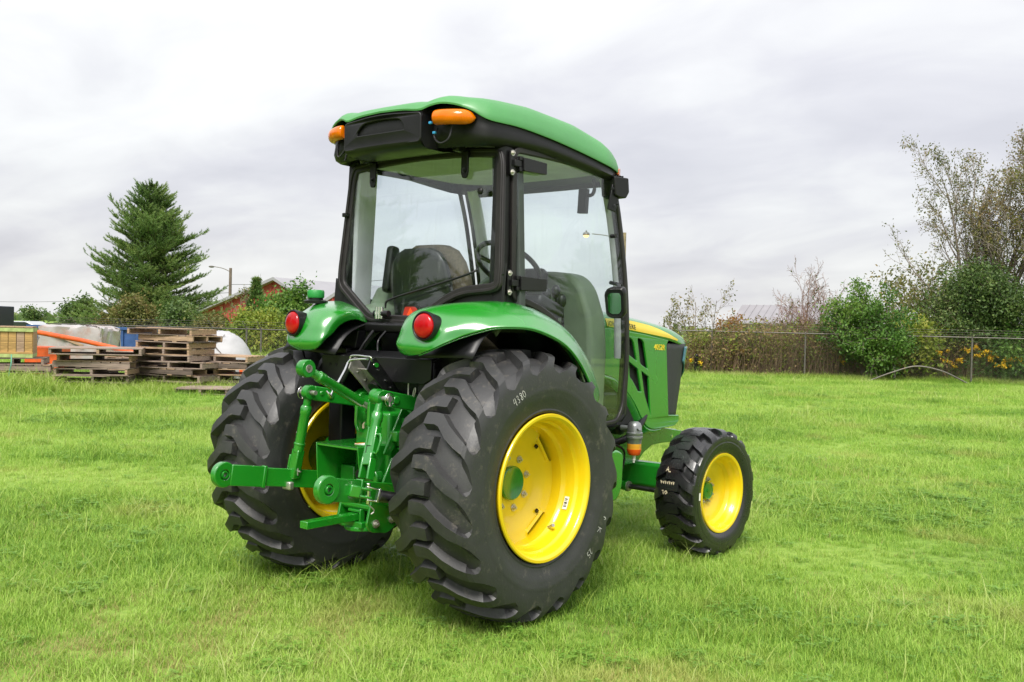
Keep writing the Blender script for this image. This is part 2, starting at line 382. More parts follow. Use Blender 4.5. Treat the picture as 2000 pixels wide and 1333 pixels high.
def rear_tyre(sgn):
    env = [(0, .615), (.05, .6145), (.10, .611), (.15, .602), (.190, .588), (.203, .575), (.2105, .560), (.2155, .545), (.2185, .528), (.2195, .515)]
    dep = [.036, .036, .037, .039, .041, .040, .034, .023, .009, .0]
    side = [(.2215, .49), (.2225, .467), (.222, .452), (.2225, .448), (.2205, .435), (.217, .415), (.2165, .412), (.212, .395), (.205, .372), (.202, .355), (.2035, .348), (.199, .338)]
    lug = [(-.045, .6145, 2.3, -2.5), (-.036, .6147, 2.5, -2.7), (.020, .615, 2.5, -2.6), (.045, .6146, 2.1, -3.4), (.10, .611, -2.2, -8.0), (.15, .602, -5.6, -11.0), (.190, .588, -8.2, -12.9),
           (.203, .575, -9.6, -14.4), (.2105, .560, -11.0, -16.2), (.2155, .545, -11.6, -18.4), (.2185, .528, -10.6, -22.0), (.2195, .515, -7.6, -25.4)]
    return tyre_B(.222, env, side, 20, lug, dep, sgn, 32 if sgn > 0 else 26, 22 if sgn > 0 else 16, .036)
def front_tyre(sgn):
    env = [(0, .378), (.04, .3778), (.08, .376), (.105, .371), (.120, .364), (.128, .354), (.131, .344), (.132, .338)]
    dep = [.027, .027, .027, .027, .025, .020, .008, .0]
    side = [(.1335, .325), (.1335, .310), (.133, .306), (.1345, .302), (.134, .290), (.131, .270), (.127, .255), (.1215, .246), (.117, .238)]
    lug = [(-.046, .3775, 4.0, -4.2), (-.038, .3778, 4.5, -4.7), (.020, .378, 4.5, -4.7), (.032, .378, 3.4, -6.0), (.08, .376, -2.6, -11.4), (.105, .371, -5.0, -13.4), (.120, .364, -6.2, -14.6), (.128, .354, -6.8, -15.6), (.131, .344, -7.0, -16.6), (.132, .338, -7.0, -17.0)]
    return tyre_B(.134, env, side, 18, lug, dep, sgn, 20, 10, .026)
def strokes(lines, w, f, h=.0012):
    """hand-drawn chalk: thin flat bands along polylines, mapped by f(a, b, t)"""
    b = B()
    for ln in lines:
        P = [Vector((*p, 0)) for p in ln]; vs = []
        for i, p in enumerate(P):
            d = P[min(i+1, len(P)-1)]-P[max(i-1, 0)]; d.normalize(); n = Vector((-d.y, d.x, 0))*w*(.8+.4*random.random())/2
            vs += [f(p.x+n.x, p.y+n.y, h), f(p.x-n.x, p.y-n.y, h)]
        b.add(vs, [(2*i, 2*i+1, 2*i+3, 2*i+2) for i in range(len(P)-1)])
    return b
def hexbolt(b, c, d, r=.011, h=.010):
    c = Vector(c); d = Vector(d).normalized(); b.cyl(c, c+d*h*.35, r*1.55, n=14); b.cyl(c+d*h*.35, c+d*h*1.3, r, n=6); b.cyl(c+d*h*1.3, c+d*h*2.0, r*.5, n=8); return b
def rear_wheel(sgn):
    W = empty('rear_wheel', (sgn*.665, 0, .61), TR)
    rear_tyre(sgn).build('tyre', RUBBER, W, smooth=17)
    fl = [(.2145, .319), (.2150, .330), (.210, .3335), (.203, .332), (.1995, .326)]
    ins = [(.2145, .319), (.207, .309), (.198, .305), (.170, .302), (.162, .300), (.152, .291), (.110, .287), (.100, .284), (.086, .272), (.03, .268), (-.05, .268), (-.07, .272), (-.10, .284), (-.152, .291), (-.162, .300), (-.198, .305), (-.207, .309), (-.2145, .319)]
    outs = [(-.215, .330), (-.210, .3335), (-.203, .332), (-.198, .318), (-.15, .300), (-.05, .280), (.05, .280), (.15, .300), (.198, .318)]
    prof = ins+outs+fl[::-1][:-1]
    b = B().lathe(prof, n=96, closed=True)
    # dished disc with four cut-away flats
    gaps = [(36+90*k-17.5, 36+90*k+17.5) for k in range(4)]
    def rmax(a):
        d = math.degrees(a) % 360
        for g0, g1 in gaps:
            m_ = (g0+g1)/2; dd = (d-m_+180) % 360-180
            if abs(dd) <= 17.5:
                return .262*math.cos(math.radians(17.5))/math.cos(math.radians(dd))*.965
        return .2755
    nA = 240; rows = []
    for rr, x in ((.05, -.004), (.10, -.004), (.150, -.003), (.172, .001), (.190, .010), (.215, .022), (.235, .028)):
        rows.append([(x, rr*math.cos(2*pi*k/nA), rr*math.sin(2*pi*k/nA)) for k in range(nA)])
    rows.append([(.033, (rmax(2*pi*k/nA)-.012)*math.cos(2*pi*k/nA), (rmax(2*pi*k/nA)-.012)*math.sin(2*pi*k/nA)) for k in range(nA)])
    rows.append([(.040, rmax(2*pi*k/nA)*math.cos(2*pi*k/nA), rmax(2*pi*k/nA)*math.sin(2*pi*k/nA)) for k in range(nA)])
    dsk = [list(r) for r in rows]+[[(x-.008, y, z) for x, y, z in r] for r in rows[::-1]]
    b.grid(dsk, wrap_u=True, wrap_v=True)
    if sgn < 0: b.map(lambda x, y, z: (-x, y, z))
    b.build('rim', YELLOW, W, smooth=30)
    hb = B().lathe([(-.02, .001), (-.02, .078), (.014, .078), (.017, .074), (.013, .068), (.012, .001)], n=40)
    if sgn < 0: hb.map(lambda x, y, z: (-x, y, z))
    hb.build('hub_cap', CASTG, W)
    bo = hexbolt(B(), (0, 0, 0), (1, 0, 0), .0115, .010)
    me = bo.mesh('wheel_bolt', STEEL, 20)
    for k in range(8):
        o = bpy.data.objects.new('wheel_bolt', me); COL.objects.link(o); o.parent = W
        a = 2*pi*(k+.30)/8; o.location = (sgn*-.003, .120*math.cos(a), .120*math.sin(a)); o.rotation_euler = (0, 0, 0 if sgn > 0 else pi)
    B().cyl((sgn*.09, .1755, -.215), (sgn*.118, .166, -.203), .006, n=10).cyl((sgn*.118, .166, -.203), (sgn*.13, .162, -.198), .0085, n=10).build('valve', STEEL, W)
    if sgn > 0:
        # square punched holes of the disc, paper sticker on the barrel, chalk figures on the sidewall
        def bar_pt(a, t, h):        # on the barrel between x=.09 and x=.12
            r = .2845-h; return (t, r*math.cos(a), r*math.sin(a))
        st = B(); rows = [[bar_pt(math.radians(-16-12.5*i/8), .112+.026*j, .0012) for j in range(2)] for i in range(9)]; st.grid(rows); st.build('sticker', WHITE, W)
        bb = B()
        for k, (a0, a1) in enumerate(((-18, -19), (-20, -20.5), (-21.5, -23), (-24, -24.4), (-25, -26))):
            bb.grid([[bar_pt(math.radians(a), .116+.016*j, .0020) for j in range(2)] for a in (a0, a1)])
        bb.build('sticker_print', INK, W)
        for ang in (48, -42):
            B().box((.0325, .215*math.cos(math.radians(ang)), .215*math.sin(math.radians(ang))), (.010, .015, .015), Matrix.Rotation(math.radians(45), 3, 'X')).build('punched_hole', BLACKM, W)
        xs, rs = [.222, .2225, .2225, .2205, .2185, .2155, .2105], [.40, .448, .467, .49, .528, .545, .560]
        def sw(a0):
            def f(a, b, t):             # a along the circumference, b outward from r=.45
                r = .452+b; x = float(np.interp(r, [.412, .435, .448, .467, .49, .515, .528], [.2165, .2205, .2225, .2225, .2215, .2195, .2185]))
                an = math.radians(a0)-a/r; return (x+t+.0008, -r*math.cos(an)*-1 if False else r*math.cos(an), r*math.sin(an))
            return f
        d4 = [[(.006, .036), (.0, .016), (.016, .018)], [(.015, .034), (.012, .000)]]
        d3 = [[(.026, .032), (.034, .036), (.037, .028), (.030, .020), (.037, .014), (.035, .002), (.026, .003)]]
        d8 = [[(.062, .030), (.054, .036), (.050, .028), (.060, .018), (.061, .006), (.054, .001), (.050, .008), (.056, .018), (.063, .028)]]
        d0 = [[(.078, .036), (.071, .030), (.070, .012), (.076, .004), (.084, .010), (.085, .026), (.078, .036)]]
        for d_ in (d4, d3, d8, d0): strokes(d_, .0028, sw(124)).build('chalk_mark', CHALK, W)
        for d_ in ([[(.0, .03), (.012, .045), (.016, .03)], [(.006, .045), (.004, .02)]], [[(.06, .0), (.062, .035)], [(.082, .03), (.062, .018), (.084, .004)]]): strokes(d_, .003, sw(-22)).build('chalk_mark', CHALK, W)
        for d_ in ([[(.0, .03), (.006, .038), (.012, .03), (.0, .004), (.014, .006)]], [[(.034, .036), (.022, .034), (.022, .022), (.034, .018), (.03, .004), (.02, .004)]]): strokes(d_, .003, sw(-44)).build('chalk_mark', CHALK, W)
    return W
rear_wheel(1); rear_wheel(-1)
def front_wheel(sgn):
    W = empty('front_wheel', (sgn*.655, 1.87, .372), TR, (0, 0, math.radians(-3)))
    front_tyre(sgn).build('tyre', RUBBERF, W, smooth=17)
    ins = [(.1220, .228), (.118, .219), (.110, .216), (.092, .214), (.086, .210), (.076, .203), (.05, .200), (.044, .197), (.03, .182), (-.03, .18), (-.05, .197), (-.09, .214), (-.118, .219), (-.122, .228)]
    outs = [(-.122, .236), (-.115, .239), (-.11, .23), (-.05, .21), (.05, .21), (.11, .23), (.115, .239), (.122, .236)]
    b = B().lathe(ins+outs, n=80, closed=True)
    b.lathe([(-.004, .04), (-.004, .10), (.004, .115), (.018, .135), (.022, .160), (.028, .184), (.020, .186), (.012, .160), (.008, .135), (-.006, .115), (-.012, .10), (-.012, .04)], n=64, closed=True)
    if sgn < 0: b.map(lambda x, y, z: (-x, y, z))
    b.build('rim', YELLOW, W, smooth=30)
    hb = B().lathe([(-.03, .001), (-.03, .053), (.016, .053), (.024, .049), (.020, .043), (.021, .012), (.026, .010), (.026, .001)], n=36)
    if sgn < 0: hb.map(lambda x, y, z: (-x, y, z))
    hb.build('hub_cap', CASTG, W)
    me = hexbolt(B(), (0, 0, 0), (1, 0, 0), .0105, .010).mesh('wheel_bolt', STEEL, 20)
    for k in range(8):
        o = bpy.data.objects.new('wheel_bolt', me); COL.objects.link(o); o.parent = W
        a = 2*pi*(k+.5)/8; o.location = (sgn*-.001, .071*math.cos(a), .071*math.sin(a)); o.rotation_euler = (0, 0, 0 if sgn > 0 else pi)
    if sgn > 0:
        b = B(); b.grid([[(.1345-.0008*j, -.270*math.cos(a)-.014*j*math.cos(a), .270*math.sin(a)+.014*j*math.sin(a)) for j in range(2)] for a in np.radians(np.linspace(-3, 6, 6))]); b.build('sticker', WHITE, W)
        PAINTM = mat('paint_blotch', (.50, .43, .29), .9, var=.4, vscale=120)
        def ft(a, b_, t):
            an = math.radians(22)-b_/.378; return (a-.03, -(.3785+t)*math.cos(an), (.3785+t)*math.sin(an))
        ln = [[(-.020, .0), (-.012, -.026), (-.002, .0), (.004, .004)], [(-.018, -.008), (-.004, -.010)], [(.004, -.002), (.012, .003)]]
        for k in range(7): ln.append([(-.042+.014*k, .056+.004*(k % 2)), (-.036+.014*k, .074), (-.034+.014*k, .058), (-.040+.014*k, .070)])
        ln += [[(-.022, .11), (-.016, .134)], [(-.028, .114), (-.016, .112)], [(.0, .112), (-.008, .120), (-.002, .132), (.008, .124), (.002, .112)]]
        o = strokes(ln, .0055, ft, .002).build('paint_marks', PAINTM, W); o['kind'] = 'stuff'
    return W
front_wheel(1); front_wheel(-1)

# ---- chassis, axles
b = B()
for s in (-1, 1):
    b.lathe([(0, .001), (0, .135), (.03, .135), (.036, .128), (.10, .118), (.16, .110), (.30, .108), (.34, .12)], c=(0, 0, .61), n=40) if False else None
    pf = [(s*.17, .125), (s*.30, .105), (s*.40, .105), (s*.42, .135), (s*.52, .140), (s*.53, .132), (s*.56, .11), (s*.655, .10)]
    B().lathe(pf, c=(0, 0, .61), n=44).build('rear_axle', CASTG, TR, smooth=40)
b = B()
b.box((.0, .35, .67), (.30, 1.06, .40)); b.box((.03, .10, .90), (.32, .56, .10)); b.box((.03, -.20, .70), (.24, .16, .42)); b.box((0, .95, .62), (.40, .7, .34))
b.cyl((-.26, -.10, .935), (.26, -.10, .935), .055, n=24)
b.build('transmission_case', CASTG, TR, bev=.018, seg=3)
RIBS = []       # ribs, covers and ports cast on the rear of the case
RIBS.append(B()); RIBS[-1].prism([(-.27, .70), (-.33, .58), (-.36, .50), (-.20, .44), (-.12, .62)], .150, .166, lambda a, c_, t: (t, a, c_))
RIBS.append(B()); RIBS[-1].prism([(-.22, .94), (-.34, .72), (-.30, .71), (-.14, .88)], .166, .18, lambda a, c_, t: (t, a, c_))
RIBS.append(B()); RIBS[-1].prism([(-.10, .86), (-.26, .74), (-.22, .72), (-.08, .78)], .176, .20, lambda a, c_, t: (t, a, c_))
RIBS.append(B()); RIBS[-1].box((.185, -.19, .80), (.05, .20, .05)); RIBS.append(B()); RIBS[-1].box((.19, -.10, .70), (.05, .14, .12)); RIBS.append(B()); RIBS[-1].cyl((.16, -.22, .64), (.21, -.22, .64), .05, n=20); RIBS.append(B()); RIBS[-1].cyl((.10, -.30, .60), (.10, -.345, .60), .045, n=20)
RIBS.append(B()); RIBS[-1].cyl((.17, -.08, .80), (.235, -.16, .77), .028, n=16); RIBS.append(B()); RIBS[-1].box((.19, -.12, .87), (.10, .22, .03)); RIBS.append(B()); RIBS[-1].box((.19, -.24, .775), (.03, .05, .04))
for b in RIBS: b.build('case_rib', CASTG, TR, bev=.006)
me = hexbolt(B(), (0, 0, 0), (1, 0, 0), .012, .011).mesh('case_bolt', STEEL, 20)
for p in ((.222, -.24, .735), (.222, -.16, .72), (.21, -.20, .545), (.218, -.13, .80), (.218, -.26, .80)):
    o = bpy.data.objects.new('case_bolt', me); COL.objects.link(o); o.parent = TR; o.location = p
b = B()                                    # front frame rails, with the arch cut over the axle
rail = [(1.10, .80), (1.10, .58), (1.55, .50), (1.78, .50), (1.86, .56), (1.96, .60), (2.08, .605), (2.36, .60), (2.36, .665), (2.12, .70), (1.6, .76)]
for s in (-1, 1): b.prism(rail, s*.20, s*.222, lambda a, c_, t: (t, a, c_))
b.box((0, 2.25, .64), (.40, .10, .08)); b.box((0, 1.5, .62), (.36, .6, .24))
b.build('front_frame', GREEN, TR, bev=.004)
for y, z in ((2.30, .635), (2.20, .64)): B().cyl((.2225, y, z), (.2255, y, z), .010, n=12).build('frame_hole', CHROME, TR)
b = B()
b.box((0, 1.87, .43), (1.02, .12, .13)); b.box((.24, 1.80, .44), (.36, .10, .15)); b.box((.50, 1.87, .40), (.12, .14, .20)); b.box((-.50, 1.87, .40), (.12, .14, .20)); b.cyl((-.62, 1.87, .372), (.62, 1.87, .372), .045, n=20)
b.build('front_axle', CASTG, TR, bev=.02, seg=3)
B().cyl((-.1, 1.70, .385), (.205, 1.70, .365), .030, n=20).cyl((.205, 1.70, .365), (.215, 1.70, .365), .034, n=20).build('steering_cylinder', GREEN, TR)
B().cyl((.215, 1.70, .365), (.50, 1.72, .355), .015, n=14).build('steering_rod', DARKST, TR)
B().cyl((.215, 1.70, .365), (.226, 1.70, .365), .031, n=18).cyl((.15, 1.70, .395), (.15, 1.70, .425), .008, n=8).cyl((-.02, 1.69, .43), (.16, 1.70, .426), .008, n=8).build('cylinder_fitting', STEEL, TR)
# step panel seen past the rear tyre
b = B(); b.prism(rnd([(.60, .70), (.74, .715), (.80, .69), (.795, .52), (.75, .455), (.60, .44)], .03), .40, .76, lambda a, c_, t: (t, a, c_)); b.build('step', GREEN, TR, bev=.01)
# fuel filter with amber bowl
fx, fy = .45, 1.385
B().lathe([(.672, .001), (.672, .042), (.70, .045), (.705, .049), (.715, .049), (.718, .045), (.725, .049), (.735, .049), (.74, .043), (.775, .041), (.79, .034), (.80, .02), (.802, .001)], c=(fx, fy, 0), ax='Z', n=28).cyl((fx-.08, fy-.02, .76), (fx+.0, fy, .76), .016, n=12).cyl((fx+.04, fy-.02, .76), (fx+.055, fy-.03, .765), .012, n=6).build('fuel_filter', GREY, TR)
BOWL = mat('amber_bowl', (.75, .34, .03), .12, coat=.6); BOWLR = mat('red_ring', (.75, .09, .01), .2, coat=.5)
B().lathe([(.625, .001), (.625, .037), (.64, .041), (.672, .042)], c=(fx, fy, 0), ax='Z', n=28).build('filter_bowl', BOWL, TR)
B().lathe([(.605, .001), (.605, .030), (.612, .037), (.628, .0405), (.64, .0435), (.645, .001)], c=(fx, fy, 0), ax='Z', n=28).build('filter_ring', BOWLR, TR)
B().cyl((fx, fy, .575), (fx, fy, .607), .010, n=12).cyl((fx, fy, .562), (fx, fy, .578), .006, n=8).build('drain_tap', WHITE, TR)
B().tube(cat([(.42, 1.12, .70), (.40, 1.36, .62), (.38, 1.36, .50), (.30, 1.40, .44), (.1, 1.6, .43)], 20), .007, 8).build('hose', BLACK, TR)
B().tube(cat([(.30, 1.80, .93), (.33, 1.70, .84), (.36, 1.58, .76), (.36, 1.42, .685), (.30, 1.30, .66)], 20), .021, 12).build('hose', BLACK, TR)
B().tube(cat([(.26, 1.62, 1.0), (.30, 1.50, .86), (.30, 1.40, .78), (.24, 1.3, .72)], 16), .028, 12).build('hose', BLACK, TR)
b = B(); b.box((0, 1.55, .92), (.44, .80, .40)); b.box((0, 1.16, .95), (.62, .10, .50)); b.box((.30, 1.28, .86), (.10, .16, .22)); b.cyl((.18, 1.5, .78), (.3, 1.5, .78), .08, n=20); b.build('engine_block', BLACKM, TR, bev=.02)

# ---- hood
def hood_zt(y): return interp(y, [1.08, 1.3, 1.63, 1.84, 2.02, 2.20, 2.28, 2.325, 2.345], [1.452, 1.445, 1.412, 1.388, 1.356, 1.304, 1.262, 1.215, 1.15])
def hood_w(y): return interp(y, [1.08, 1.6, 1.9, 2.05, 2.15, 2.25, 2.31, 2.345], [.345, .352, .352, .345, .325, .285, .225, .12])
def hood_zs(y): return interp(y, [1.08, 1.3, 1.6, 1.9, 2.02, 2.2, 2.345], [1.335, 1.33, 1.305, 1.27, 1.252, 1.215, 1.14])      # lower edge of the top cover
ys = [1.08, 1.15, 1.3, 1.45, 1.6, 1.75, 1.9, 2.0, 2.08, 2.15, 2.21, 2.26, 2.30, 2.325, 2.345]
rows = []
for y in ys:
    w, zt_, zs = hood_w(y), hood_zt(y), hood_zs(y); h = zt_-zs
    half = [(w+.004, zs), (w+.003, zs+h*.30), (w-.010, zs+h*.62), (w*.88, zs+h*.80), (w*.66, zs+h*.93), (w*.33, zs+h*.985), (0, zt_)]
    rows.append([(x, y, z) for x, z in half]+[(-x, y, z) for x, z in half[-2::-1]])
B().grid(loft(rows, 41, 48)).build('hood', GREEN, TR, smooth=50, solid=.006)
# side panel with four vents: (y, z)
side = rnd([(1.085, 1.335), (1.085, 1.10), (1.30, 1.055), (1.40, 1.00), (1.52, .905), (1.61, .80), (1.665, .748), (1.74, .727), (2.01, .736), (2.06, .765), (2.055, .792), (1.915, .800), (1.868, 1.242), (1.885, 1.268), (1.60, 1.302), (1.30, 1.328)],
           [0, .03, .05, .05, .05, .05, .03, .03, .03, .02, .004, .004, .004, .0, .0, 0])
v1 = rnd([(1.395, 1.295), (1.445, 1.292), (1.495, 1.270), (1.545, 1.135), (1.435, 1.185)], .025)
v2 = rnd([(1.530, 1.286), (1.575, 1.282), (1.61, 1.262), (1.668, 1.085), (1.570, 1.125)], .022)
v3 = rnd([(1.445, 1.150), (1.553, 1.100), (1.600, .955), (1.555, .960), (1.50, 1.02), (1.46, 1.05)], .012)
v4 = rnd([(1.582, 1.092), (1.676, 1.050), (1.712, .80), (1.690, .83), (1.625, .945)], .010)
def hs(s):
    def f(a, b_, t): return (s*(interp(a, [1.08, 1.6, 1.9, 2.05, 2.2], [.345, .352, .352, .345, .32])+t), a, b_)
    return f
SCR = mat('vent_screen', (.018, .018, .019), .6, bump=.9, bscale=420)
for s in (-1, 1):
    plate(side, [v1, v2, v3, v4], .016, .005, hs(s)).build('side_panel', GREEN, TR, smooth=40)
    b = B(); b.box((s*.325, 1.56, 1.04), (.008, .36, .54)); b.build('vent_screen', SCR, TR)
    # flange along the wheel arch of the panel
    arch = cat([(1.09, 1.085), (1.30, 1.045), (1.40, .995), (1.52, .900), (1.61, .795), (1.665, .743), (1.74, .722), (1.86, .724)], 30)
    b = B(); b.grid([[(s*.356, y, z), (s*.352, y-.010, z-.012), (s*.325, y-.032, z-.028), (s*.28, y-.036, z-.032)] for y, z in arch]); b.build('panel_flange', GREEN, TR, solid=.005)
# dark grille nose wrapping the front
rows = []
for z in np.linspace(.785, 1.25, 14):
    t = (z-.785)/.465; yf = 2.21+.105*t; ws = .350; r_ = []
    for k in range(25):
        a = -1+2*k/24; sg = 1 if a >= 0 else -1; u = abs(a)
        pts = [(0, yf), (.12, yf-.006), (.22, yf-.035), (.29, yf-.085), (.330, yf-.16), (.345, yf-.235), (.348, 1.875)]
        i = min(5, int(u*6)); q = u*6-i; x = pts[i][0]*(1-q)+pts[i+1][0]*q; y = pts[i][1]*(1-q)+pts[i+1][1]*q
        r_.append((sg*x, y, z))
    rows.append(r_)
GRILL = mat('grille_mesh', (.030, .031, .033), .55, bump=.8, bscale=350)
B().grid(rows).build('grille', GRILL, TR, smooth=45, solid=.01)
b = B(); b.prism(rnd([(-.34, 1.95), (-.30, 2.12), (-.2, 2.215), (.2, 2.215), (.30, 2.12), (.34, 1.95)], .05), .722, .784, lambda a, c_, t: (a, c_, t)); b.build('front_bumper', GREEN, TR, bev=.012)
for s in (-1, 1):                                 # headlights at the corners below the hood lip
    rows = []
    for v in np.linspace(0, 1, 9):
        r_ = []
        for u in np.linspace(0, 1, 7):
            z = 1.232-.24*v*(.40+.60*u); t = (z-.785)/.465; yf = 2.21+.105*t
            x = np.interp(u, [0, .5, 1], [.336, .300, .225]); y = np.interp(x, [.22, .29, .330, .345], [yf-.035, yf-.085, yf-.16, yf-.235])
            r_.append((s*(x+.012), y+.008, z))
        rows.append(r_)
    HL = mat('headlight_lens', (.05, .16, .19), .08, coat=1.0, var=.4, vscale=14)
    B().grid(rows).build('headlight', HL, TR, solid=.01)
    B().cyl((s*.315, 2.10, .98), (s*.325, 2.105, .98), .018, n=16).build('grille_latch', BLACK, TR)
    # yellow stripe with lettering on the flank of the hood
    top = [(1.205, 1.392), (1.30, 1.391), (1.446, 1.386), (1.60, 1.370), (1.705, 1.356), (1.85, 1.325), (2.02, 1.277)]
    bot = [(1.215, 1.347), (1.30, 1.341), (1.446, 1.330), (1.608, 1.314), (1.75, 1.300), (1.89, 1.286), (2.01, 1.268)]
    tp, bt = cat(top, 40), cat(bot, 40)
    def skin(y, z):            # x of the hood skin at (y, z)
        w, zt_, zs = hood_w(y), hood_zt(y), hood_zs(y); h = zt_-zs; q = (z-zs)/h
        return float(np.interp(q, [0, .30, .62, .80, .93], [w+.004, w+.003, w-.010, w*.88, w*.66]))
    rows = [[(s*(skin(p[0], p[1]+(q[1]-p[1])*k/6)+.0045), p[0]+(q[0]-p[0])*k/6, p[1]+(q[1]-p[1])*k/6) for k in range(7)] for p, q in zip(tp, bt)]
    B().grid(rows).build('hood_stripe', YELLOWD, TR, smooth=60)
    def ft(a, c_, t, s=s):
        y = 1.222+a if s > 0 else 1.60-a
        z = interp(y, [1.2, 1.446, 1.608], [1.353, 1.339, 1.322])+c_
        return (s*(skin(y, z)+.0062+t), y, z)
    for wd_, dx in (('JOHN', 0), ('DEERE', .168)):
        if s < 0: dx = .168 if False else dx
        text(wd_, .040, (lambda a, c_, t, dx=dx: ft(a+dx, c_, t)), spacing=1.12).build('hood_lettering', INK, TR, smooth=0)
    def ft2(a, c_, t, s=s):
        y = 1.722+a if s > 0 else 1.87-a
        return (s*(interp(y, [1.6, 1.9], [.352, .352])+.0095+t), y, 1.212-.02*(y-1.722)+c_)
    text('4052R', .050, ft2, extrude=.0012, spacing=.98).map(lambda x, y, z: (x, y, z)).build('model_lettering', YELLOWD, TR, smooth=0)
# ------------------------------------------------------------------ fenders
def parts_at(name, me, spots, parent, rot=(0, 0, 0)):
    for p in spots:
        o = bpy.data.objects.new(name, me); COL.objects.link(o); o.parent = parent; o.location = p; o.rotation_euler = rot
def fender(s):
    # each row runs from the inner lower edge over the top to the outer lip
    R = [
        [(0.272, -0.335, 1.228), (0.272, -0.352, 1.215), (0.300, -0.362, 1.193), (0.350, -0.368, 1.186), (0.385, -0.370, 1.187), (0.410, -0.370, 1.190), (0.425, -0.371, 1.194)],
        [(0.262, -0.327, 1.245), (0.262, -0.356, 1.238), (0.300, -0.376, 1.225), (0.370, -0.384, 1.222), (0.440, -0.380, 1.222), (0.480, -0.374, 1.219), (0.500, -0.370, 1.219)],
        [(0.255, -0.289, 1.275), (0.256, -0.332, 1.275), (0.300, -0.362, 1.275), (0.385, -0.372, 1.275), (0.470, -0.362, 1.270), (0.520, -0.357, 1.256), (0.550, -0.342, 1.246)],
        [(0.252, -0.253, 1.310), (0.253, -0.310, 1.315), (0.300, -0.346, 1.320), (0.390, -0.357, 1.320), (0.480, -0.344, 1.318), (0.550, -0.326, 1.300), (0.600, -0.282, 1.278)],
        [(0.250, -0.204, 1.335), (0.250, -0.280, 1.350), (0.300, -0.316, 1.360), (0.395, -0.326, 1.363), (0.490, -0.306, 1.355), (0.580, -0.278, 1.333), (0.655, -0.234, 1.302)],
        [(0.252, -0.144, 1.345), (0.250, -0.238, 1.376), (0.300, -0.273, 1.390), (0.390, -0.283, 1.398), (0.490, -0.253, 1.394), (0.610, -0.218, 1.365), (0.705, -0.190, 1.320)],
        [(0.262, -0.079, 1.335), (0.256, -0.175, 1.385), (0.310, -0.205, 1.407), (0.400, -0.217, 1.419), (0.520, -0.180, 1.424), (0.660, -0.143, 1.380), (0.770, -0.119, 1.326)],
        [(0.300, -0.012, 1.320), (0.300, -0.070, 1.390), (0.370, -0.090, 1.422), (0.460, -0.100, 1.436), (0.575, -0.065, 1.436), (0.710, -0.058, 1.390), (0.812, -0.055, 1.321)],
        [(0.480, 0.060, 1.330), (0.490, 0.040, 1.400), (0.520, 0.030, 1.430), (0.560, 0.030, 1.442), (0.610, 0.035, 1.438), (0.745, 0.035, 1.386), (0.842, 0.030, 1.296)],
        [(0.554, 0.180, 1.320), (0.556, 0.176, 1.385), (0.580, 0.175, 1.412), (0.605, 0.172, 1.419), (0.650, 0.165, 1.411), (0.775, 0.150, 1.350), (0.858, 0.140, 1.250)],
        [(0.554, 0.325, 1.280), (0.556, 0.320, 1.345), (0.580, 0.316, 1.372), (0.610, 0.310, 1.377), (0.660, 0.295, 1.366), (0.788, 0.265, 1.300), (0.868, 0.215, 1.193)],
        [(0.554, 0.475, 1.220), (0.556, 0.470, 1.280), (0.582, 0.465, 1.306), (0.614, 0.455, 1.309), (0.665, 0.430, 1.295), (0.796, 0.360, 1.218), (0.872, 0.285, 1.120)],
        [(0.554, 0.610, 1.130), (0.556, 0.605, 1.188), (0.584, 0.598, 1.212), (0.618, 0.585, 1.213), (0.670, 0.550, 1.196), (0.800, 0.445, 1.118), (0.874, 0.340, 1.040)],
        [(0.554, 0.700, 1.030), (0.556, 0.698, 1.080), (0.586, 0.690, 1.104), (0.622, 0.675, 1.105), (0.675, 0.630, 1.090), (0.800, 0.505, 1.010), (0.874, 0.375, 0.955)],
    ]
    g = loft(R, 44, 90)
    g = [[(s*x, y, z) for x, y, z in r] for r in g]
    o = B().grid(g).build('fender', GREEN, TR, smooth=60, solid=.006)
    lip = [r[-1] for r in g]                           # rolled lip along the lower outer edge
    inn = [[(x-s*.004, y+.003, z-.004), (x-s*.016, y+.012, z-.007), (x-s*.03, y+.02, z+.002)] for x, y, z in lip]
    B().grid(inn).build('fender_lip', GREEN, o, solid=.004)
    # tail light: dark round housing and red lens
    c = Vector((s*.456, -.362, 1.320)); ax = Vector((s*.07, -1, .03)).normalized()
    q = Vector((0, 0, 1)).rotation_difference(ax).to_matrix()
    def place(bm, dz=0): return bm.map(lambda x, y, z: tuple(q @ Vector((x, y, z+dz)) + c))
    place(B().lathe([(-.075, .001), (-.075, .050), (.012, .0665), (.020, .0660), (.022, .061), (.016, .055), (.016, .001)], ax='Z', n=44)).build('light_housing', BLACK, o)
    place(B().lathe([(.012, .056), (.020, .0555), (.027, .050), (.032, .038), (.0345, .020), (.035, .001)], ax='Z', n=44)).build('tail_light', REDL, o)
    # black liner under the fender
    lin = [[(s*max(.26, abs(x)-.012), y+(.012 if i < 30 else -.006), z-.016) for x, y, z in r] for i, r in enumerate(g)]
    return o
FR = fender(1); FL = fender(-1)
for s in (-1, 1):            # inner wheel arch, black, closing the space between tyre and cab
    arc = [(-.28, 1.17), (-.20, 1.27), (-.05, 1.33), (.12, 1.33), (.30, 1.27), (.46, 1.16), (.57, 1.02), (.60, .88)]
    P = cat(arc, 26)
    B().grid([[(s*.25, y, z), (s*.45, y, z+.01), (s*.60, y, z+.015), (s*.66, y, z+.01)] for y, z in P]).build('wheel_arch', BLACKM, TR, solid=.006)
b = B(); b.lathe([(1.405, .001), (1.405, .060), (1.418, .062), (1.424, .050)], c=(-.495, -.205, .018), ax='Z', n=36); b.lathe([(1.424, .038), (1.44, .038)], c=(-.495, -.205, 0.018), ax='Z', n=30)
b.build('filler_neck', BLACK, FL)
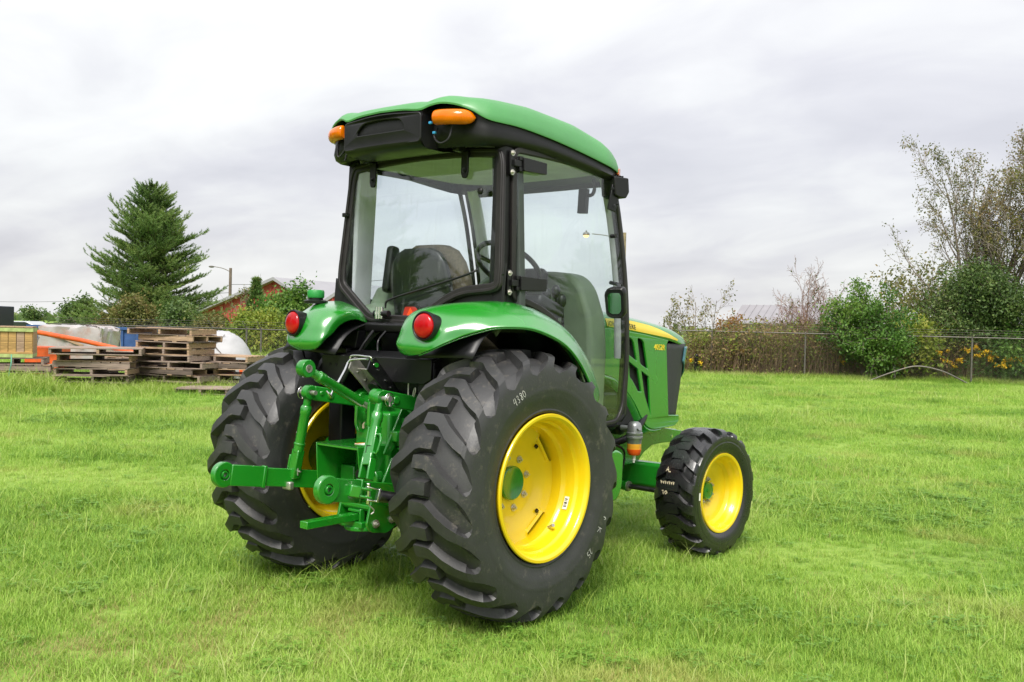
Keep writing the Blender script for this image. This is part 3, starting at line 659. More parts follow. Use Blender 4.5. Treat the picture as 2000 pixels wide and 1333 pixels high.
b = B().lathe([(1.440, .001), (1.440, .041), (1.446, .0435), (1.472, .0435), (1.480, .039), (1.482, .001)], c=(-.495, -.205, .012), ax='Z', n=36)
b.build('fuel_cap', mat('cap_green', (.02, .27, .05), .45, bump=.3, bscale=300), FL)
# ------------------------------------------------------------------ cab body
def wy(z): return .050+(z-2.13)*.073
OUT = rnd([(-.30, 1.335), (-.385, 1.398), (-.470, 1.462), (-.545, 1.520), (-.552, 1.60), (-.520, 2.10), (-.498, 2.160), (-.30, 2.180), (0, 2.190), (.30, 2.180), (.498, 2.160), (.520, 2.10), (.553, 1.60), (.552, 1.505), (.50, 1.488), (.327, 1.474), (.228, 1.436), (.14, 1.385), (.04, 1.330)],
          [.05, .04, .04, .05, .06, .05, .06, .1, .1, .1, .06, .05, .06, .04, .02, .05, .05, .05, .04])
OUT = [(x*1.022+.018, z) for x, z in OUT]; INN = offset(OUT, .034)
mid = offset(OUT, .016)
fw = lambda d: (lambda a, c_, t: (a, wy(c_)-d-t, c_))
ws = plate(OUT, [INN], .022, .007, fw(.012)).build('rear_window', SEAL, TR, smooth=50)
plate(offset(OUT, .004), [offset(OUT, .013)], .012, .004, fw(.024)).build('seal_bead', SEAL, ws, smooth=50)
plate(offset(OUT, .028), [], .005, 0, fw(.012)).build('pane', GLASS, ws, smooth=0)
for s in (-1, 1):
    # rear posts with inner trim
    b = B()
    b.prism(rnd([(.488, .030), (.525, .028), (.546, .050), (.546, .120), (.530, .135), (.490, .12)], .012, 4), 1.33, 2.19, lambda a, c_, t, s=s: (s*(a+(.012*(2.19-t)/.6 if a < .52 else .0)), c_-(.03*(2.13-t)/.6 if t < 2.13 else 0), t))
    b.build('rear_post', BLACK, TR)
    B().prism(rnd([(.455, .05), (.49, .04), (.49, .14), (.545, .14), (.545, .185), (.465, .185)], .01, 3), 1.30, 2.14, lambda a, c_, t, s=s: (s*(a+.03*(2.19-t)/.6), c_, t)).build('post_trim', LINER if s < 0 else INTER, TR)
    # front posts
    B().tube(cat([(s*.515, .965, 2.16), (s*.518, 1.035, 1.95), (s*.520, 1.120, 1.56), (s*.520, 1.150, 1.17), (s*.518, 1.13, .86)], 16), .026, 12).build('front_post', BLACK, TR)
    B().tube(cat([(s*.485, .975, 2.15), (s*.488, 1.045, 1.95), (s*.490, 1.130, 1.56), (s*.490, 1.155, 1.17)], 16), .036, 12).build('post_trim', LINER, TR)
# black panel between the window and the right fender, sill and lower body
plate([(.02, 1.30), (.05, 1.34), (.14, 1.395), (.228, 1.446), (.327, 1.484), (.50, 1.498), (.552, 1.515), (.57, 1.62), (.585, 1.62), (.585, 1.36), (.26, 1.30)], [], .02, .003, fw(-.006)).build('rear_panel', BLACK, TR)
plate([(-.55, 1.53), (-.47, 1.47), (-.385, 1.406), (-.30, 1.343), (-.25, 1.29), (-.30, 1.29), (-.585, 1.36), (-.585, 1.56)], [], .02, .003, fw(-.006)).build('rear_panel', BLACK, TR)
b = B(); b.prism(rnd([(-.045, 1.335), (-.085, 1.325), (-.075, 1.285), (.0, 1.28), (.0, 1.335)], .01, 3), -.30, .32, lambda a, c_, t: (t, a, c_)); b.build('rear_sill', BLACK, TR)
b = B(); b.box((0, .50, .84), (1.06, 1.10, .05)); b.box((0, .10, 1.12), (.60, .05, .36)); b.box((.30, .13, 1.00), (.40, .06, .34)); b.box((-.30, .13, 1.00), (.40, .06, .34)); b.build('cab_floor', BLACKM, TR, bev=.01)
# rear frame: cross member with its bent plate, posts
b = B(); b.prism([(-.36, 1.03), (-.40, 1.075), (-.40, 1.166), (.37, 1.166), (.37, 1.075), (.32, 1.05), (.10, 1.05), (.07, 1.085), (-.20, 1.085), (-.24, 1.03)], -.235, -.222, lambda a, c_, t: (a, t, c_))
b.box((-.015, -.16, 1.170), (.77, .15, .010), Matrix.Rotation(math.radians(14), 3, 'X')); b.box((0, -.16, 1.10), (.74, .10, .05))
b.build('cross_member', BLACKM, TR, bev=.003)
hole = B().cyl((0, -.0005, 0), (0, .004, 0), .0075, n=12).mesh('bolt_hole', mat('dark_hole', (.003, .003, .003), .8))
parts_at('bolt_hole', hole, [(-.335, -.2365, 1.118), (-.29, -.2365, 1.118), (-.235, -.2365, 1.118), (.14, -.2365, 1.105)], TR)
for s in (-1, 1): B().box((s*.315, -.165, .92), (.10, .10, .50)).build('frame_post', BLACKM, TR, bev=.008)
B().box((0, -.02, 1.00), (.62, .02, .34)).build('void_backing', BLACKM, TR, bev=.004)  # black plate put in for the dark void under the cab
b = B(); b.prism(rnd([(.30, 1.20), (.46, 1.205), (.50, 1.15), (.50, 1.02), (.38, 1.02), (.30, 1.08)], .015), -.16, -.13, lambda a, c_, t: (a, t, c_)); b.build('fender_bracket', BLACKM, TR, bev=.004)
b = B(); b.prism(rnd([(-.30, 1.20), (-.46, 1.205), (-.50, 1.15), (-.50, 1.02), (-.38, 1.02), (-.30, 1.08)], .015), -.16, -.13, lambda a, c_, t: (a, t, c_)); b.build('fender_bracket', BLACKM, TR, bev=.004)
b = B(); b.prism(rnd([(-.26, 1.29), (-.30, 1.29), (-.44, 1.19), (-.40, 1.17), (-.28, 1.20)], .01), -.12, -.06, lambda a, c_, t: (a, t, c_)); b.build('fender_bracket', BLACKM, TR, bev=.004)
for k, (x0, x1) in enumerate(((-.17, -.20), (-.08, -.07), (.12, .10))):
    B().tube(cat([(x0, -.10, 1.29), (x0-.01, -.14, 1.24), (x1, -.16, 1.19)], 10), .005 if k else .007, 8).build('cable', BLACK, TR)
# rear window fittings
hb = rnd([(-.020, .06), (.020, .06), (.020, -.045), (.012, -.068), (-.012, -.068), (-.020, -.045)], .008, 3)
for s in (-1, 1):
    h = plate(hb, [], .010, .002, lambda a, c_, t, s=s: (s*.322+a, wy(2.12)-.035-t-.3*max(0, c_)*0, 2.105+c_)).build('window_hinge', BLACK, ws)
    B().box((s*.322, -.03, 2.185), (.036, .06, .06)).build('hinge_mount', BLACK, ws, bev=.006)
    hexbolt(B(), (s*.322, wy(2.08)-.040, 2.073), (0, -1, 0), .008, .006).build('hinge_bolt', DARKST, ws, 25)
B().sphere((.446, -.012, 1.962), .017, 18, (1, .6, 1)).build('knob', BLACK, ws)
B().box((-.508, -.005, 1.90), (.028, .03, .022)).build('window_stop', BLACK, ws, bev=.004)
B().tube(cat([(.447, -.025, 1.589), (.425, -.04, 1.575), (.15, -.05, 1.508), (-.09, -.058, 1.452), (-.125, -.06, 1.436), (-.128, -.06, 1.405)], 24), .0055, 8).build('wiper', BLACK, TR)
b = B()
for k in range(3): b.cyl((-.19+.018*k, -.062, 1.352), (-.19+.018*k, -.062, 1.412), .0095, n=12)
b.build('latch_plate', CHROME, ws)
B().cyl((-.15, -.058, 1.378), (-.105, -.058, 1.378), .016, n=16).build('latch_knob', BLACK, ws); B().cyl((-.215, -.05, 1.378), (-.195, -.05, 1.378), .018, n=16).build('latch_knob', BLACK, ws)
SMVR = mat('emblem_red', (.55, .03, .015), .5); SMVO = mat('emblem_orange', (.95, .10, .02), .45)
B().prism(rnd([(-.075, 1.352), (.085, 1.352), (.075, 1.40), (.045, 1.432), (-.045, 1.432)], .012), -.012, .0, lambda a, c_, t: (a, t, c_)).build('emblem_frame', BLACK, TR)
B().prism(rnd([(-.055, 1.352), (.065, 1.352), (.056, 1.395), (.035, 1.415), (-.035, 1.415)], .01), -.015, -.011, lambda a, c_, t: (a, t, c_)).build('emblem', SMVR, TR)
B().prism([(-.030, 1.354), (.042, 1.354), (.004, 1.41)], -.018, -.0152, lambda a, c_, t: (a, t, c_)).build('emblem_triangle', SMVO, TR)
# ------------------------------------------------------------------ doors
DO = rnd([(.092, 2.176), (.49, 2.182), (.934, 2.160), (1.006, 1.953), (1.095, 1.566), (1.125, 1.173), (1.096, .895), (1.04, .822), (.86, .812), (.80, .90), (.79, 1.0), (.724, 1.083), (.655, 1.196), (.533, 1.303), (.359, 1.401), (.215, 1.440), (.124, 1.452), (.106, 1.52)],
         [.06, .3, .03, .1, .15, .1, .06, .08, .05, .05, .05, .08, .08, .08, .08, .06, .05, .05])
for s in (-1, 1):
    fd = lambda a, c_, t, s=s: (s*(.553+t), a, c_)
    # a rubber seal that is wide along the post and the fender, thin along the free edge
    inn = []
    o3, o1 = offset(DO, .020), offset(DO, .011)
    for p, q3, q1 in zip(DO, o3, o1):
        front = min(1, max(0, (p[0]-.85)/.12)) if p[1] > .84 else 1
        inn.append((q3[0]*(1-front)+q1[0]*front, q3[1]*(1-front)+q1[1]*front))
    d = plate(DO, [inn], .020, .006, fd).build('door', SEAL if s > 0 else BLACK, TR, smooth=50)
    plate(offset(DO, .008), [], .005, 0, fd).build('pane', GLASSD, d, smooth=0)
    if s > 0:
        for z0, z1, ya in ((2.066, 2.130, .345), (1.500, 1.568, .365)):
            zc = (z0+z1)/2
            B().prism(rnd([(.138, z0), (.138, z1), (ya-.03, z1-.004), (ya-.03, z0+.004)], .006, 3), .567, .589, lambda a, c_, t: (t, a, c_)).build('hinge_arm', BLACK, d, bev=.002)
            B().prism(rnd([(.062, zc-.062), (.062, zc+.062), (.090, zc+.062), (.090, zc-.062)], .013, 4), .555, .567, lambda a, c_, t: (t, a, c_)).build('hinge_plate', BLACK, d, bev=.002)
            B().box((.573, .105, zc), (.014, .050, .030)).box((.573, .128, zc+.026), (.016, .026, .020)).box((.573, .128, zc-.026), (.016, .026, .020)).build('hinge_knuckle', BLACK, d, bev=.002)
            parts_at('hinge_bolt', hexbolt(B(), (0, 0, 0), (1, 0, 0), .009, .007).mesh('hinge_bolt', STEEL, 22), [(.567, .076, zc+.045), (.567, .076, zc-.045)], d)
        B().cyl((.54, .955, 1.83), (.573, .955, 1.83), .011, n=12).build('door_latch', BLACK, d)
        B().cyl((.54, 1.04, 1.44), (.573, 1.04, 1.44), .011, n=12).build('door_latch', BLACK, d)
# windshield
wsb = [(-.53, .86), (.53, .86), (.53, 1.56), (.515, 2.13), (-.515, 2.13), (-.53, 1.56)]
fwd = lambda a, c_, t: (a, interp(c_, [.86, 1.17, 1.56, 1.95, 2.15], [1.16, 1.165, 1.14, 1.055, .985])+t, c_)
wd = plate(rnd(wsb, .04), [offset(rnd(wsb, .04), .02)], .016, .004, fwd).build('windshield', SEAL, TR, smooth=50)
rows = [[fwd(x*(.515 if z < 2 else .50), z, 0) for x in (-1, -.5, 0, .5, 1)] for z in (.88, 1.17, 1.4, 1.56, 1.75, 1.95, 2.12)]
B().grid(rows).build('pane', GLASSF, wd, solid=.005)
# ------------------------------------------------------------------ roof
lipk = [(0, -.248, 2.338), (.15, -.243, 2.333), (.255, -.229, 2.325), (.298, -.216, 2.340), (.345, -.196, 2.350), (.40, -.176, 2.345), (.45, -.155, 2.331), (.495, -.128, 2.310), (.527, -.098, 2.286), (.550, -.065, 2.273), (.567, .0, 2.269), (.580, .095, 2.267), (.595, .30, 2.250), (.602, .53, 2.224), (.600, .74, 2.198), (.588, .90, 2.178), (.555, .995, 2.164), (.49, 1.06, 2.158), (.38, 1.10, 2.165), (.2, 1.125, 2.175), (0, 1.13, 2.178)]
half = cat(lipk, 90)
lip = half+[(-x, y, z) for x, y, z in half[-2:0:-1]]
def ztop(x, y):
    c_ = interp(y, [-.25, -.1, .05, .25, .58, .85, 1.0, 1.12], [2.378, 2.392, 2.402, 2.408, 2.388, 2.342, 2.30, 2.245])
    a = abs(x); return c_+.016*math.exp(-((a-.345)/.055)**2)*interp(y, [-.3, .3, .7], [1, .6, 0])-.028*max(0, (a-.40)/.2)**2-.006*math.exp(-((a-.25)/.03)**2)
def inset(k, d):
    x, y, z = lip[k]; xa, ya, _ = lip[k-1]; xb, yb, _ = lip[(k+1) % len(lip)]
    t = Vector((xb-xa, yb-ya)); t.normalize(); n = Vector((-t.y, t.x))
    return x+n.x*d, y+n.y*d
n_ = len(lip); rings = []
rings.append([(*inset(k, .010), lip[k][2]+.002) for k in range(n_)])
rings.append([(*inset(k, .0), lip[k][2]) for k in range(n_)])
rings.append([(*inset(k, -.002), lip[k][2]+.008) for k in range(n_)])
for d, q in ((.004, .30), (.016, .58), (.036, .80), (.062, .93), (.095, .985), (.14, 1.0)):
    r = []
    for k in range(n_):
        x, y = inset(k, d); zt_ = ztop(x, y); r.append((x, y, lip[k][2]+(zt_-lip[k][2])*q))
    rings.append(r)
last = rings[-1]; 
for f in (.75, .5, .25, .02):
    rings.append([(x*f, .42+(y-.42)*f, ztop(x*f, .42+(y-.42)*f)) for x, y, z in last])
rf = B().grid(rings, wrap_u=True).build('roof', ROOFG, TR, smooth=50)
def din(x, y):       # how far the dark lower shell stands back from the lip: deep at the lamp corners
    a = abs(x)
    if y < -.05: return interp(a, [.0, .262, .282, .44, .53, .56], [.010, .010, .080, .060, .020, .012])
    return .012
low = []
for d2, zz in ((0, None), (.0, .30), (-.006, .62), (.004, .86), (.03, 1.0)):
    r = []
    for k in range(n_):
        x0, y0, z0 = lip[k]; x, y = inset(k, din(x0, y0)+d2)
        zb = interp(y0, [-.26, -.1, .3, .85, 1.13], [2.166, 2.162, 2.172, 2.124, 2.119])
        r.append((x, y, (z0+.004) if zz is None else z0+(zb-z0)*zz))
    low.append(r)
low.append([(x*.88, .42+(y-.42)*(.80 if y < .3 else .88), 2.212 if y < .9 else 2.19) for x, y, z in low[-1]])
low.append([(x*.3, .42+(y-.42)*.3, 2.215) for x, y, z in low[-1]])
B().grid(low, wrap_u=True).build('roof_shell', BLACK, TR, smooth=50)
# rear panel with its grip recess
hp = rnd([(-.262, 2.180), (-.262, 2.312), (0, 2.326), (.262, 2.312), (.262, 2.180)], [.02, .02, .1, .02, .02])
grip = rnd([(-.165, 2.238), (-.165, 2.262), (-.12, 2.300), (.0, 2.307), (.14, 2.300), (.168, 2.262), (.170, 2.238)], [.004, .04, .05, .1, .05, .03, .004])
fp = lambda d: (lambda a, c_, t: (a, -.245+.25*a*a+d-t, c_))
rp = plate(hp, [grip], .020, .005, fp(.0)).build('roof_panel', BLACK, TR, smooth=50)
plate(offset(grip, -.006), [], .004, 0, fp(.022)).build('grip_recess', BLACK, rp)
b = B(); b.grid([[(x, -.239+.25*x*x+dy, z) for dy, z in ((.02, 2.226), (-.006, 2.232), (-.008, 2.238), (-.002, 2.243), (.022, 2.250))] for x in np.linspace(-.168, .170, 14)]); b.build('grip_ledge', BLACK, rp)
rows = [[(x, -.249+.25*x*x+dy, z) for dy, z in ((.0, 2.184), (.004, 2.172), (.018, 2.160), (.05, 2.152), (.15, 2.152), (.262, 2.166))] for x in np.linspace(-.262, .262, 18)]
B().grid(rows).build('panel_skirt', BLACK, rp, smooth=60)
for x in (-.262, .262): B().prism([(-.222, 2.31), (-.232, 2.184), (-.20, 2.154), (-.12, 2.154), (-.12, 2.31)], x-.004, x+.004, lambda a, c_, t: (t, a, c_)).build('panel_cheek', BLACK, rp)
def turn_signal(s, path, hh, dd, name='turn_signal'):
    b = B(); rows = []
    for i in range(len(path)):
        p = path[i]; d = Vector(path[min(i+1, len(path)-1)])-Vector(path[max(0, i-1)]); d.z = 0; d.normalize(); nrm = Vector((d.y, -d.x, 0))
        rows.append([tuple(Vector(p)+nrm*(dd[i]*max(-.35, math.cos(a)))+Vector((0, 0, hh[i]*math.sin(a)))) for a in np.linspace(0, 2*pi, 20, endpoint=False)])
    b.grid(rows, wrap_u=True); n = len(b.v); b.f.append(tuple(range(19, -1, -1))); b.f.append(tuple(range(n-20, n)))
    b.map(lambda x, y, z: (s*x, y, z)); return b.build(name, AMBER, TR, smooth=50)
for s in (-1, 1):
    P = cat([(.314, -.196, 2.288), (.35, -.194, 2.288), (.40, -.180, 2.287), (.44, -.157, 2.286), (.47, -.128, 2.285), (.488, -.104, 2.284)], 24)
    q = np.linspace(0, 1, 24); hh = [.0355*min(1, (1-.15*(max(0, .06-u)/.06)))*max(.02, 1-max(0, (u-.62)/.38)**2.2)**.55 for u in q]; dd = [.030*min(1, .6+u*8)*max(.12, 1-max(0, (u-.55)/.45)**2.2)**.7 for u in q]
    ts = turn_signal(s, P, hh, dd)
    B().cyl((s*.34, -.185, 2.286), (s*.34, -.07, 2.27), .018, n=12).build('lamp_mount', BLACK, ts)
    B().tube(cat([(s*.305, -.165, 2.245), (s*.31, -.190, 2.20), (s*.35, -.190, 2.168), (s*.385, -.175, 2.185), (s*.395, -.16, 2.25)], 20), .0055, 8).build('lamp_wire', BLACK, ts)
    for p in ((.288, -.195, 2.268), (.305, -.185, 2.222)): B().box((s*p[0], p[1], p[2]), (.016, .012, .012)).build('wire_clip', BLUEC, ts, bev=.002)
    turn_signal(s, [(.48, 1.055, 2.165), (.52, 1.035, 2.165), (.552, 1.0, 2.17), (.572, .96, 2.175)], [.025, .03, .03, .012], [.02, .02, .02, .01])
    B().tube(cat([(s*.29, -.19, 2.20), (s*.30, -.20, 2.14), (s*.315, -.17, 2.19)], 10), .004, 6).build('lamp_wire', BLACK, ts) if s < 0 else None
# ------------------------------------------------------------------ inside the cab
B().box((0, .55, 2.195), (1.06, .96, .04)).build('headliner', LINER, TR, bev=.015)
seat = empty('seat', (-.01, .15, 1.185), TR); seat.scale = (.95, 1, .985)
b = B(); rows = []
for z, w, y in ((0.06, .20, .02), (.12, .245, .0), (.25, .262, -.01), (.38, .258, -.03), (.46, .235, -.045), (.51, .19, -.05), (.535, .12, -.048)):
    rows.append([(-.02+.84*w*math.copysign(abs(math.cos(a))**.55, math.cos(a)), y-.030-.028*math.copysign(abs(math.sin(a))**.6, math.sin(a)), z) for a in np.linspace(0, 2*pi, 32, endpoint=False)])
b.grid(rows, wrap_u=True); b.f.append(tuple(range(len(b.v)-32, len(b.v)))); b.build('back_shell', VINYL, seat, smooth=60)
B().grid([[(x, -.062-.0*abs(x)+(z-.3)*-.08, z) for x in np.linspace(-.17, .17, 8)] for z in np.linspace(.12, .42, 6)]).build('shell_panel', VINYL, seat, solid=.01, bev=.01)
rows = []
for z, w, y in ((0.06, .235, .06), (.15, .280, .05), (.26, .295, .04), (.38, .292, .02), (.47, .262, .0), (.53, .205, -.008), (.558, .12, -.01)):
    rows.append([(-.02+.84*w*math.copysign(abs(math.cos(a))**.5, math.cos(a)), y+.03-.055*math.copysign(abs(math.sin(a))**.7, math.sin(a)), z) for a in np.linspace(0, 2*pi, 32, endpoint=False)])
b = B().grid(rows, wrap_u=True); b.f.append(tuple(range(len(b.v)-32, len(b.v)))); b.build('backrest', FABRIC, seat, smooth=60)
B().box((0, .32, .06), (.52, .50, .12)).build('cushion', FABRIC, seat, bev=.04, seg=3)
for s in (-1, 1): B().box((s*.345, .02 if s < 0 else .12, .44 if s < 0 else .30), (.06, .07 if s < 0 else .3, .26 if s < 0 else .07), Matrix.Rotation(math.radians(-8), 3, 'X')).build('armrest', VINYL, seat, bev=.025, seg=3)
B().box((0, .25, -.12), (.36, .36, .26)).build('pedestal', BLACKM, seat, bev=.02)
sw = empty('steering_wheel', (.02, .72, 1.665), TR, (math.radians(-38), 0, 0))
B().tube([(.19*math.cos(a), .19*math.sin(a), 0) for a in np.linspace(0, 2*pi, 49)], .0145, 10, caps=False).build('wheel_rim', VINYL, sw)
for k in range(3):
    a = 2*pi*k/3+pi/2; B().bar((.03*math.cos(a), .03*math.sin(a), -.02), (.185*math.cos(a), .185*math.sin(a), 0), .034, .012).build('spoke', VINYL, sw, bev=.004)
B().lathe([(-.05, .001), (-.05, .045), (.0, .05), (.012, .04), (.014, .001)], ax='Z', n=24).build('wheel_boss', VINYL, sw)
B().cyl((.02, .74, 1.64), (.02, .92, 1.35), .05, n=16).build('steering_column', VINYL, TR)
dash = [(-.47, 1.2), (-.454, 1.39), (-.39, 1.558), (-.32, 1.625), (-.2, 1.645), (.2, 1.645), (.32, 1.625), (.39, 1.558), (.454, 1.39), (.47, 1.2), (.46, .86), (-.46, .86)]
B().prism(rnd(dash, .05), .90, 1.06, lambda a, c_, t: (a, t, c_)).build('dashboard', CONS, TR, bev=.03, seg=3)
B().box((.03, .885, 1.60), (.26, .10, .10), Matrix.Rotation(math.radians(-30), 3, 'X')).build('instrument_pod', VINYL, TR, bev=.02)
# padded consoles over the wheel arches
for s in (-1, 1):
    arc = cat([(-.02, 1.30), (.10, 1.40), (.22, 1.425), (.40, 1.37), (.56, 1.25), (.70, 1.07), (.74, .90)], 24)
    B().grid([[(s*.575, y, z-.02), (s*.56, y, z), (s*.45, y, z+.02), (s*.36, y, z+.015), (s*.325, y-.01, z-.02), (s*.315, y-.02, z-.12)] for y, z in arc]).build('console', CONS, TR, smooth=60, solid=.01)
B().box((-.43, .33, 1.47), (.16, .34, .12), taper=.72).build('storage_box', CONS, TR, bev=.02)
for x, y, h in ((.40, .60, .20), (.44, .68, .17), (.37, .72, .22)):
    lv = B().tube([(x, y, 1.30), (x-.005, y-.01, 1.30+h)], .008, 8).build('lever', BLACK, TR)
    B().sphere((x-.006, y-.012, 1.30+h), .026, 14, (1, 1, 1.5)).build('lever_knob', VINYL, lv)
B().box((.40, .56, 1.44), (.12, .22, .07), Matrix.Rotation(math.radians(-18), 3, 'X')).build('arm_console', VINYL, TR, bev=.02)
# inside mirror
B().box((.352, .955, 2.030), (.055, .03, .135), Matrix.Rotation(math.radians(3), 3, 'Y')).tube(cat([(.362, .96, 2.06), (.405, .965, 2.065), (.415, .97, 2.11), (.40, .975, 2.15)], 10), .011, 8).build('inside_mirror', BLACK, TR, bev=.012, seg=3)
# outside mirror
mr = empty('wing_mirror', (.652, .858, 1.472), TR, (math.radians(15), 0, math.radians(14)))
hs_ = rnd([(-.054, -.068), (-.058, .052), (-.035, .082), (.046, .082), (.056, .06), (.052, -.056), (.032, -.083), (-.026, -.083)], .02)
b = B(); b.grid([[(x*k, y, z*k) for x, z in hs_] for y, k in ((-.028, .80), (-.030, .90), (-.022, 1.0), (.015, .98), (.045, .80), (.055, .4))], wrap_u=True); n0 = len(b.v)-len(hs_); b.f.append(tuple(range(n0, len(b.v)))); b.f.append(tuple(range(len(hs_)-1, -1, -1)))
b.build('mirror_housing', BLACK, mr, smooth=50)
B().prism([(x*.66, z*.68) for x, z in hs_], -.0335, -.0300, lambda a, c_, t: (a, t, c_)).build('mirror_glass', MIRR, mr)
B().tube(cat([(.0, .03, .06), (-.02, .10, .07), (-.085, .16, .07)], 10), .011, 8).build('mirror_arm', BLACK, mr)
# work light on the front post
wl = empty('work_light', (.548, .955, 2.088), TR, (0, 0, math.radians(-12)))
b = B(); b.prism(rnd([(-.035, -.045), (-.045, .055), (.06, .055), (.068, -.02), (.045, -.055), (.0, -.055)], .008, 3), -.055, .055, lambda a, c_, t: (t, a, c_)); b.build('lamp_body', BLACK, wl, bev=.006)
for k in range(5): B().box((0, -.042+.017*k, .058), (.09, .007, .012)).build('cooling_fin', BLACK, wl)
B().box((.035, -.03, -.06), (.012, .06, .14), Matrix.Rotation(math.radians(-12), 3, 'X')).build('lamp_bracket', BLACKM, wl, bev=.003)
parts_at('bracket_bolt', hexbolt(B(), (0, 0, 0), (1, 0, 0), .006, .005).mesh('bracket_bolt', DARKST, 22), [(.041, -.045, -.01), (.041, -.015, -.005), (.041, -.03, -.10), (.041, -.005, -.09)], wl)
# ------------------------------------------------------------------ three-point hitch
def eye(b, c, r, w, hole_r=.018, ax='X'):
    b.lathe([(-w/2, hole_r), (-w/2, r*.93), (-w/2+.004, r), (w/2-.004, r), (w/2, r*.93), (w/2, hole_r)], c=c, ax=ax, n=32, closed=True); return b
def ball(c, r, w): return B().lathe([(-w/2, .011), (-w/2, .017), (-w*.25, r), (0, r*1.12), (w*.25, r), (w/2, .017), (w/2, .011)], c=c, ax='X', n=24, closed=True)
def lower_link(s, pb, pf, kink):
    """flat bar with a ball end; pb the ball, pf the front pivot"""
    pb, pf = Vector(pb), Vector(pf); d = (pf-pb).normalized()
    b = B(); eye(b, pb, .060, .034, .024)
    b.bar(pb+d*.035, pb+d*.215, .030, .098)
    b.bar(pb+d*.205, pf, .020, .088); b.bar(pb+d*.200, pb+d*.216, .037, .104)
    o = b.build('lower_link', GREEN, TR, bev=.003)
    ball(pb, .021, .042).build('link_ball', CASTG, o)
    return o, pb, d
LL, pbl, dl = lower_link(-1, (-.385, -.818, .610), (-.26, .06, .50), 0)
LR, pbr, dr = lower_link(1, (.385, -.852, .637), (.26, .06, .49), 0)
B().tube(cat([tuple(pbl+dl*.285+Vector((-.010, 0, .008))), tuple(pbl+dl*.30+Vector((-.026, 0, .010))), tuple(pbl+dl*.325+Vector((-.026, 0, .006))), tuple(pbl+dl*.34+Vector((-.010, 0, .004)))], 10), .006, 8).build('link_loop', GREEN, LL)
# lift arms on the rock shaft
def lift_arm(s, pe):
    pe = Vector(pe); pc = Vector((s*.215, -.10, .935)); d = (pc-pe).normalized()
    b = B(); eye(b, pe, .036, .040, .012); b.bar(pe+d*.02, pc, .034, .070); b.cyl(pe+d*.11+Vector((-.022, 0, 0)), pe+d*.11+Vector((.024, 0, 0)), .020, n=18); b.cyl(pe+d*.06+Vector((-.021, 0, .004)), pe+d*.06+Vector((.022, 0, .004)), .013, n=16)
    b.cyl(pc+Vector((-.035, 0, 0)), pc+Vector((.035, 0, 0)), .062, n=26)
    return b.build('lift_arm', CASTG, TR, bev=.006)
AL = lift_arm(-1, (-.262, -.425, .985)); AR = lift_arm(1, (.222, -.432, .995))
def lift_rod(pt, pb, side, telescopic):
    pt, pb = Vector(pt), Vector(pb); d = (pb-pt); L = d.length; d.normalize()
    o = empty('lift_rod', (0, 0, 0), TR)
    b = B(); eye(b, pt, .034, .034, .012); b.cyl(pt+d*.025, pt+d*.075, .018, .020, n=18); b.build('rod_eye', CASTG, o)
    b = B()
    b.tube([pt+d*.065, pt+d*.075, pt+d*.105, pt+d*.112, pt+d*(L*.60)], [.022, .0275, .0275, .0245, .0245], 22)
    b.build('rod_tube', GREEN, o)
    if telescopic:       # square sleeve with a crank handle and a forked lower end
        a0, a1 = L*.36, L*.74
        u = Vector((0, -1, 0)); b = B().bar(pt+d*a0, pt+d*a1, .060, .034, u); b.build('rod_sleeve', GREEN, o, bev=.004)
        q = Vector((.035, -.012, 0)); b = B().tube(cat([tuple(pt+d*(a0+.03)+q*.8), tuple(pt+d*(a0+.03)+q*1.9), tuple(pt+d*(a0+.055)+q*2.2), tuple(pt+d*(a1-.055)+q*2.0), tuple(pt+d*(a1-.03)+q*1.7), tuple(pt+d*(a1-.03)+q*.6)], 24), .0055, 8); b.build('rod_handle', GREEN, o)
        b = B().bar(pt+d*a1+Vector((-.024, 0, 0)), pb+Vector((-.026, 0, 0)), .012, .040, u).bar(pt+d*a1+Vector((.024, 0, 0)), pb+Vector((.026, 0, 0)), .012, .040, u).bar(pt+d*(a1-.02), pt+d*(a1+.035), .056, .040, u); b.build('rod_fork', GREEN, o, bev=.004)
        B().box(tuple(pt+d*(a0+.10)+Vector((-.012, -.0175, 0))), (.004, .002, .14), Vector((0, 0, -1)).rotation_difference(d).to_matrix()).build('rod_slot', INK, o)
    else:
        b = B().tube([pt+d*(L*.58), pt+d*(L*.585), pt+d*(L*.60), pt+d*(L*.605), pt+d*(L*.68)], [.0265, .0285, .0285, .026, .026], 22); b.build('rod_collar', GREEN, o)
        u = Vector((0, -1, 0)); x = Vector((1, 0, 0))
        b = B().bar(pt+d*(L*.66), pt+d*(L*.99), .050, .042, u); b.bar(pt+d*(L*.72)-x*.030, pt+d*(L*1.0)-x*.030, .010, .05, u); b.build('rod_fork', GREEN, o, bev=.005)
        B().box(tuple(pb+Vector((-.0, -.03, -.03))), (.060, .030, .040)).build('rod_pad', STEEL, o, bev=.008, seg=3)
        B().cyl(tuple(pb+Vector((.026, 0, .04))), tuple(pb+Vector((.055, 0, .04))), .004, n=8).cyl(tuple(pb+Vector((.034, 0, .02))), tuple(pb+Vector((.034, 0, .055))), .003, n=8).build('lynch_pin', STEEL, o)
    B().cyl(tuple(pt+d*(L*.47)+Vector((-.035, 0, 0))), tuple(pt+d*(L*.47)+Vector((-.02, 0, 0))), .006, n=10).build('grease_nipple', STEEL, o)
    return o
lift_rod((-.262, -.425, .985), (-.335, -.452, .560), -1, False)
lift_rod((.255, -.440, .990), (.300, -.560, .640), 1, True)
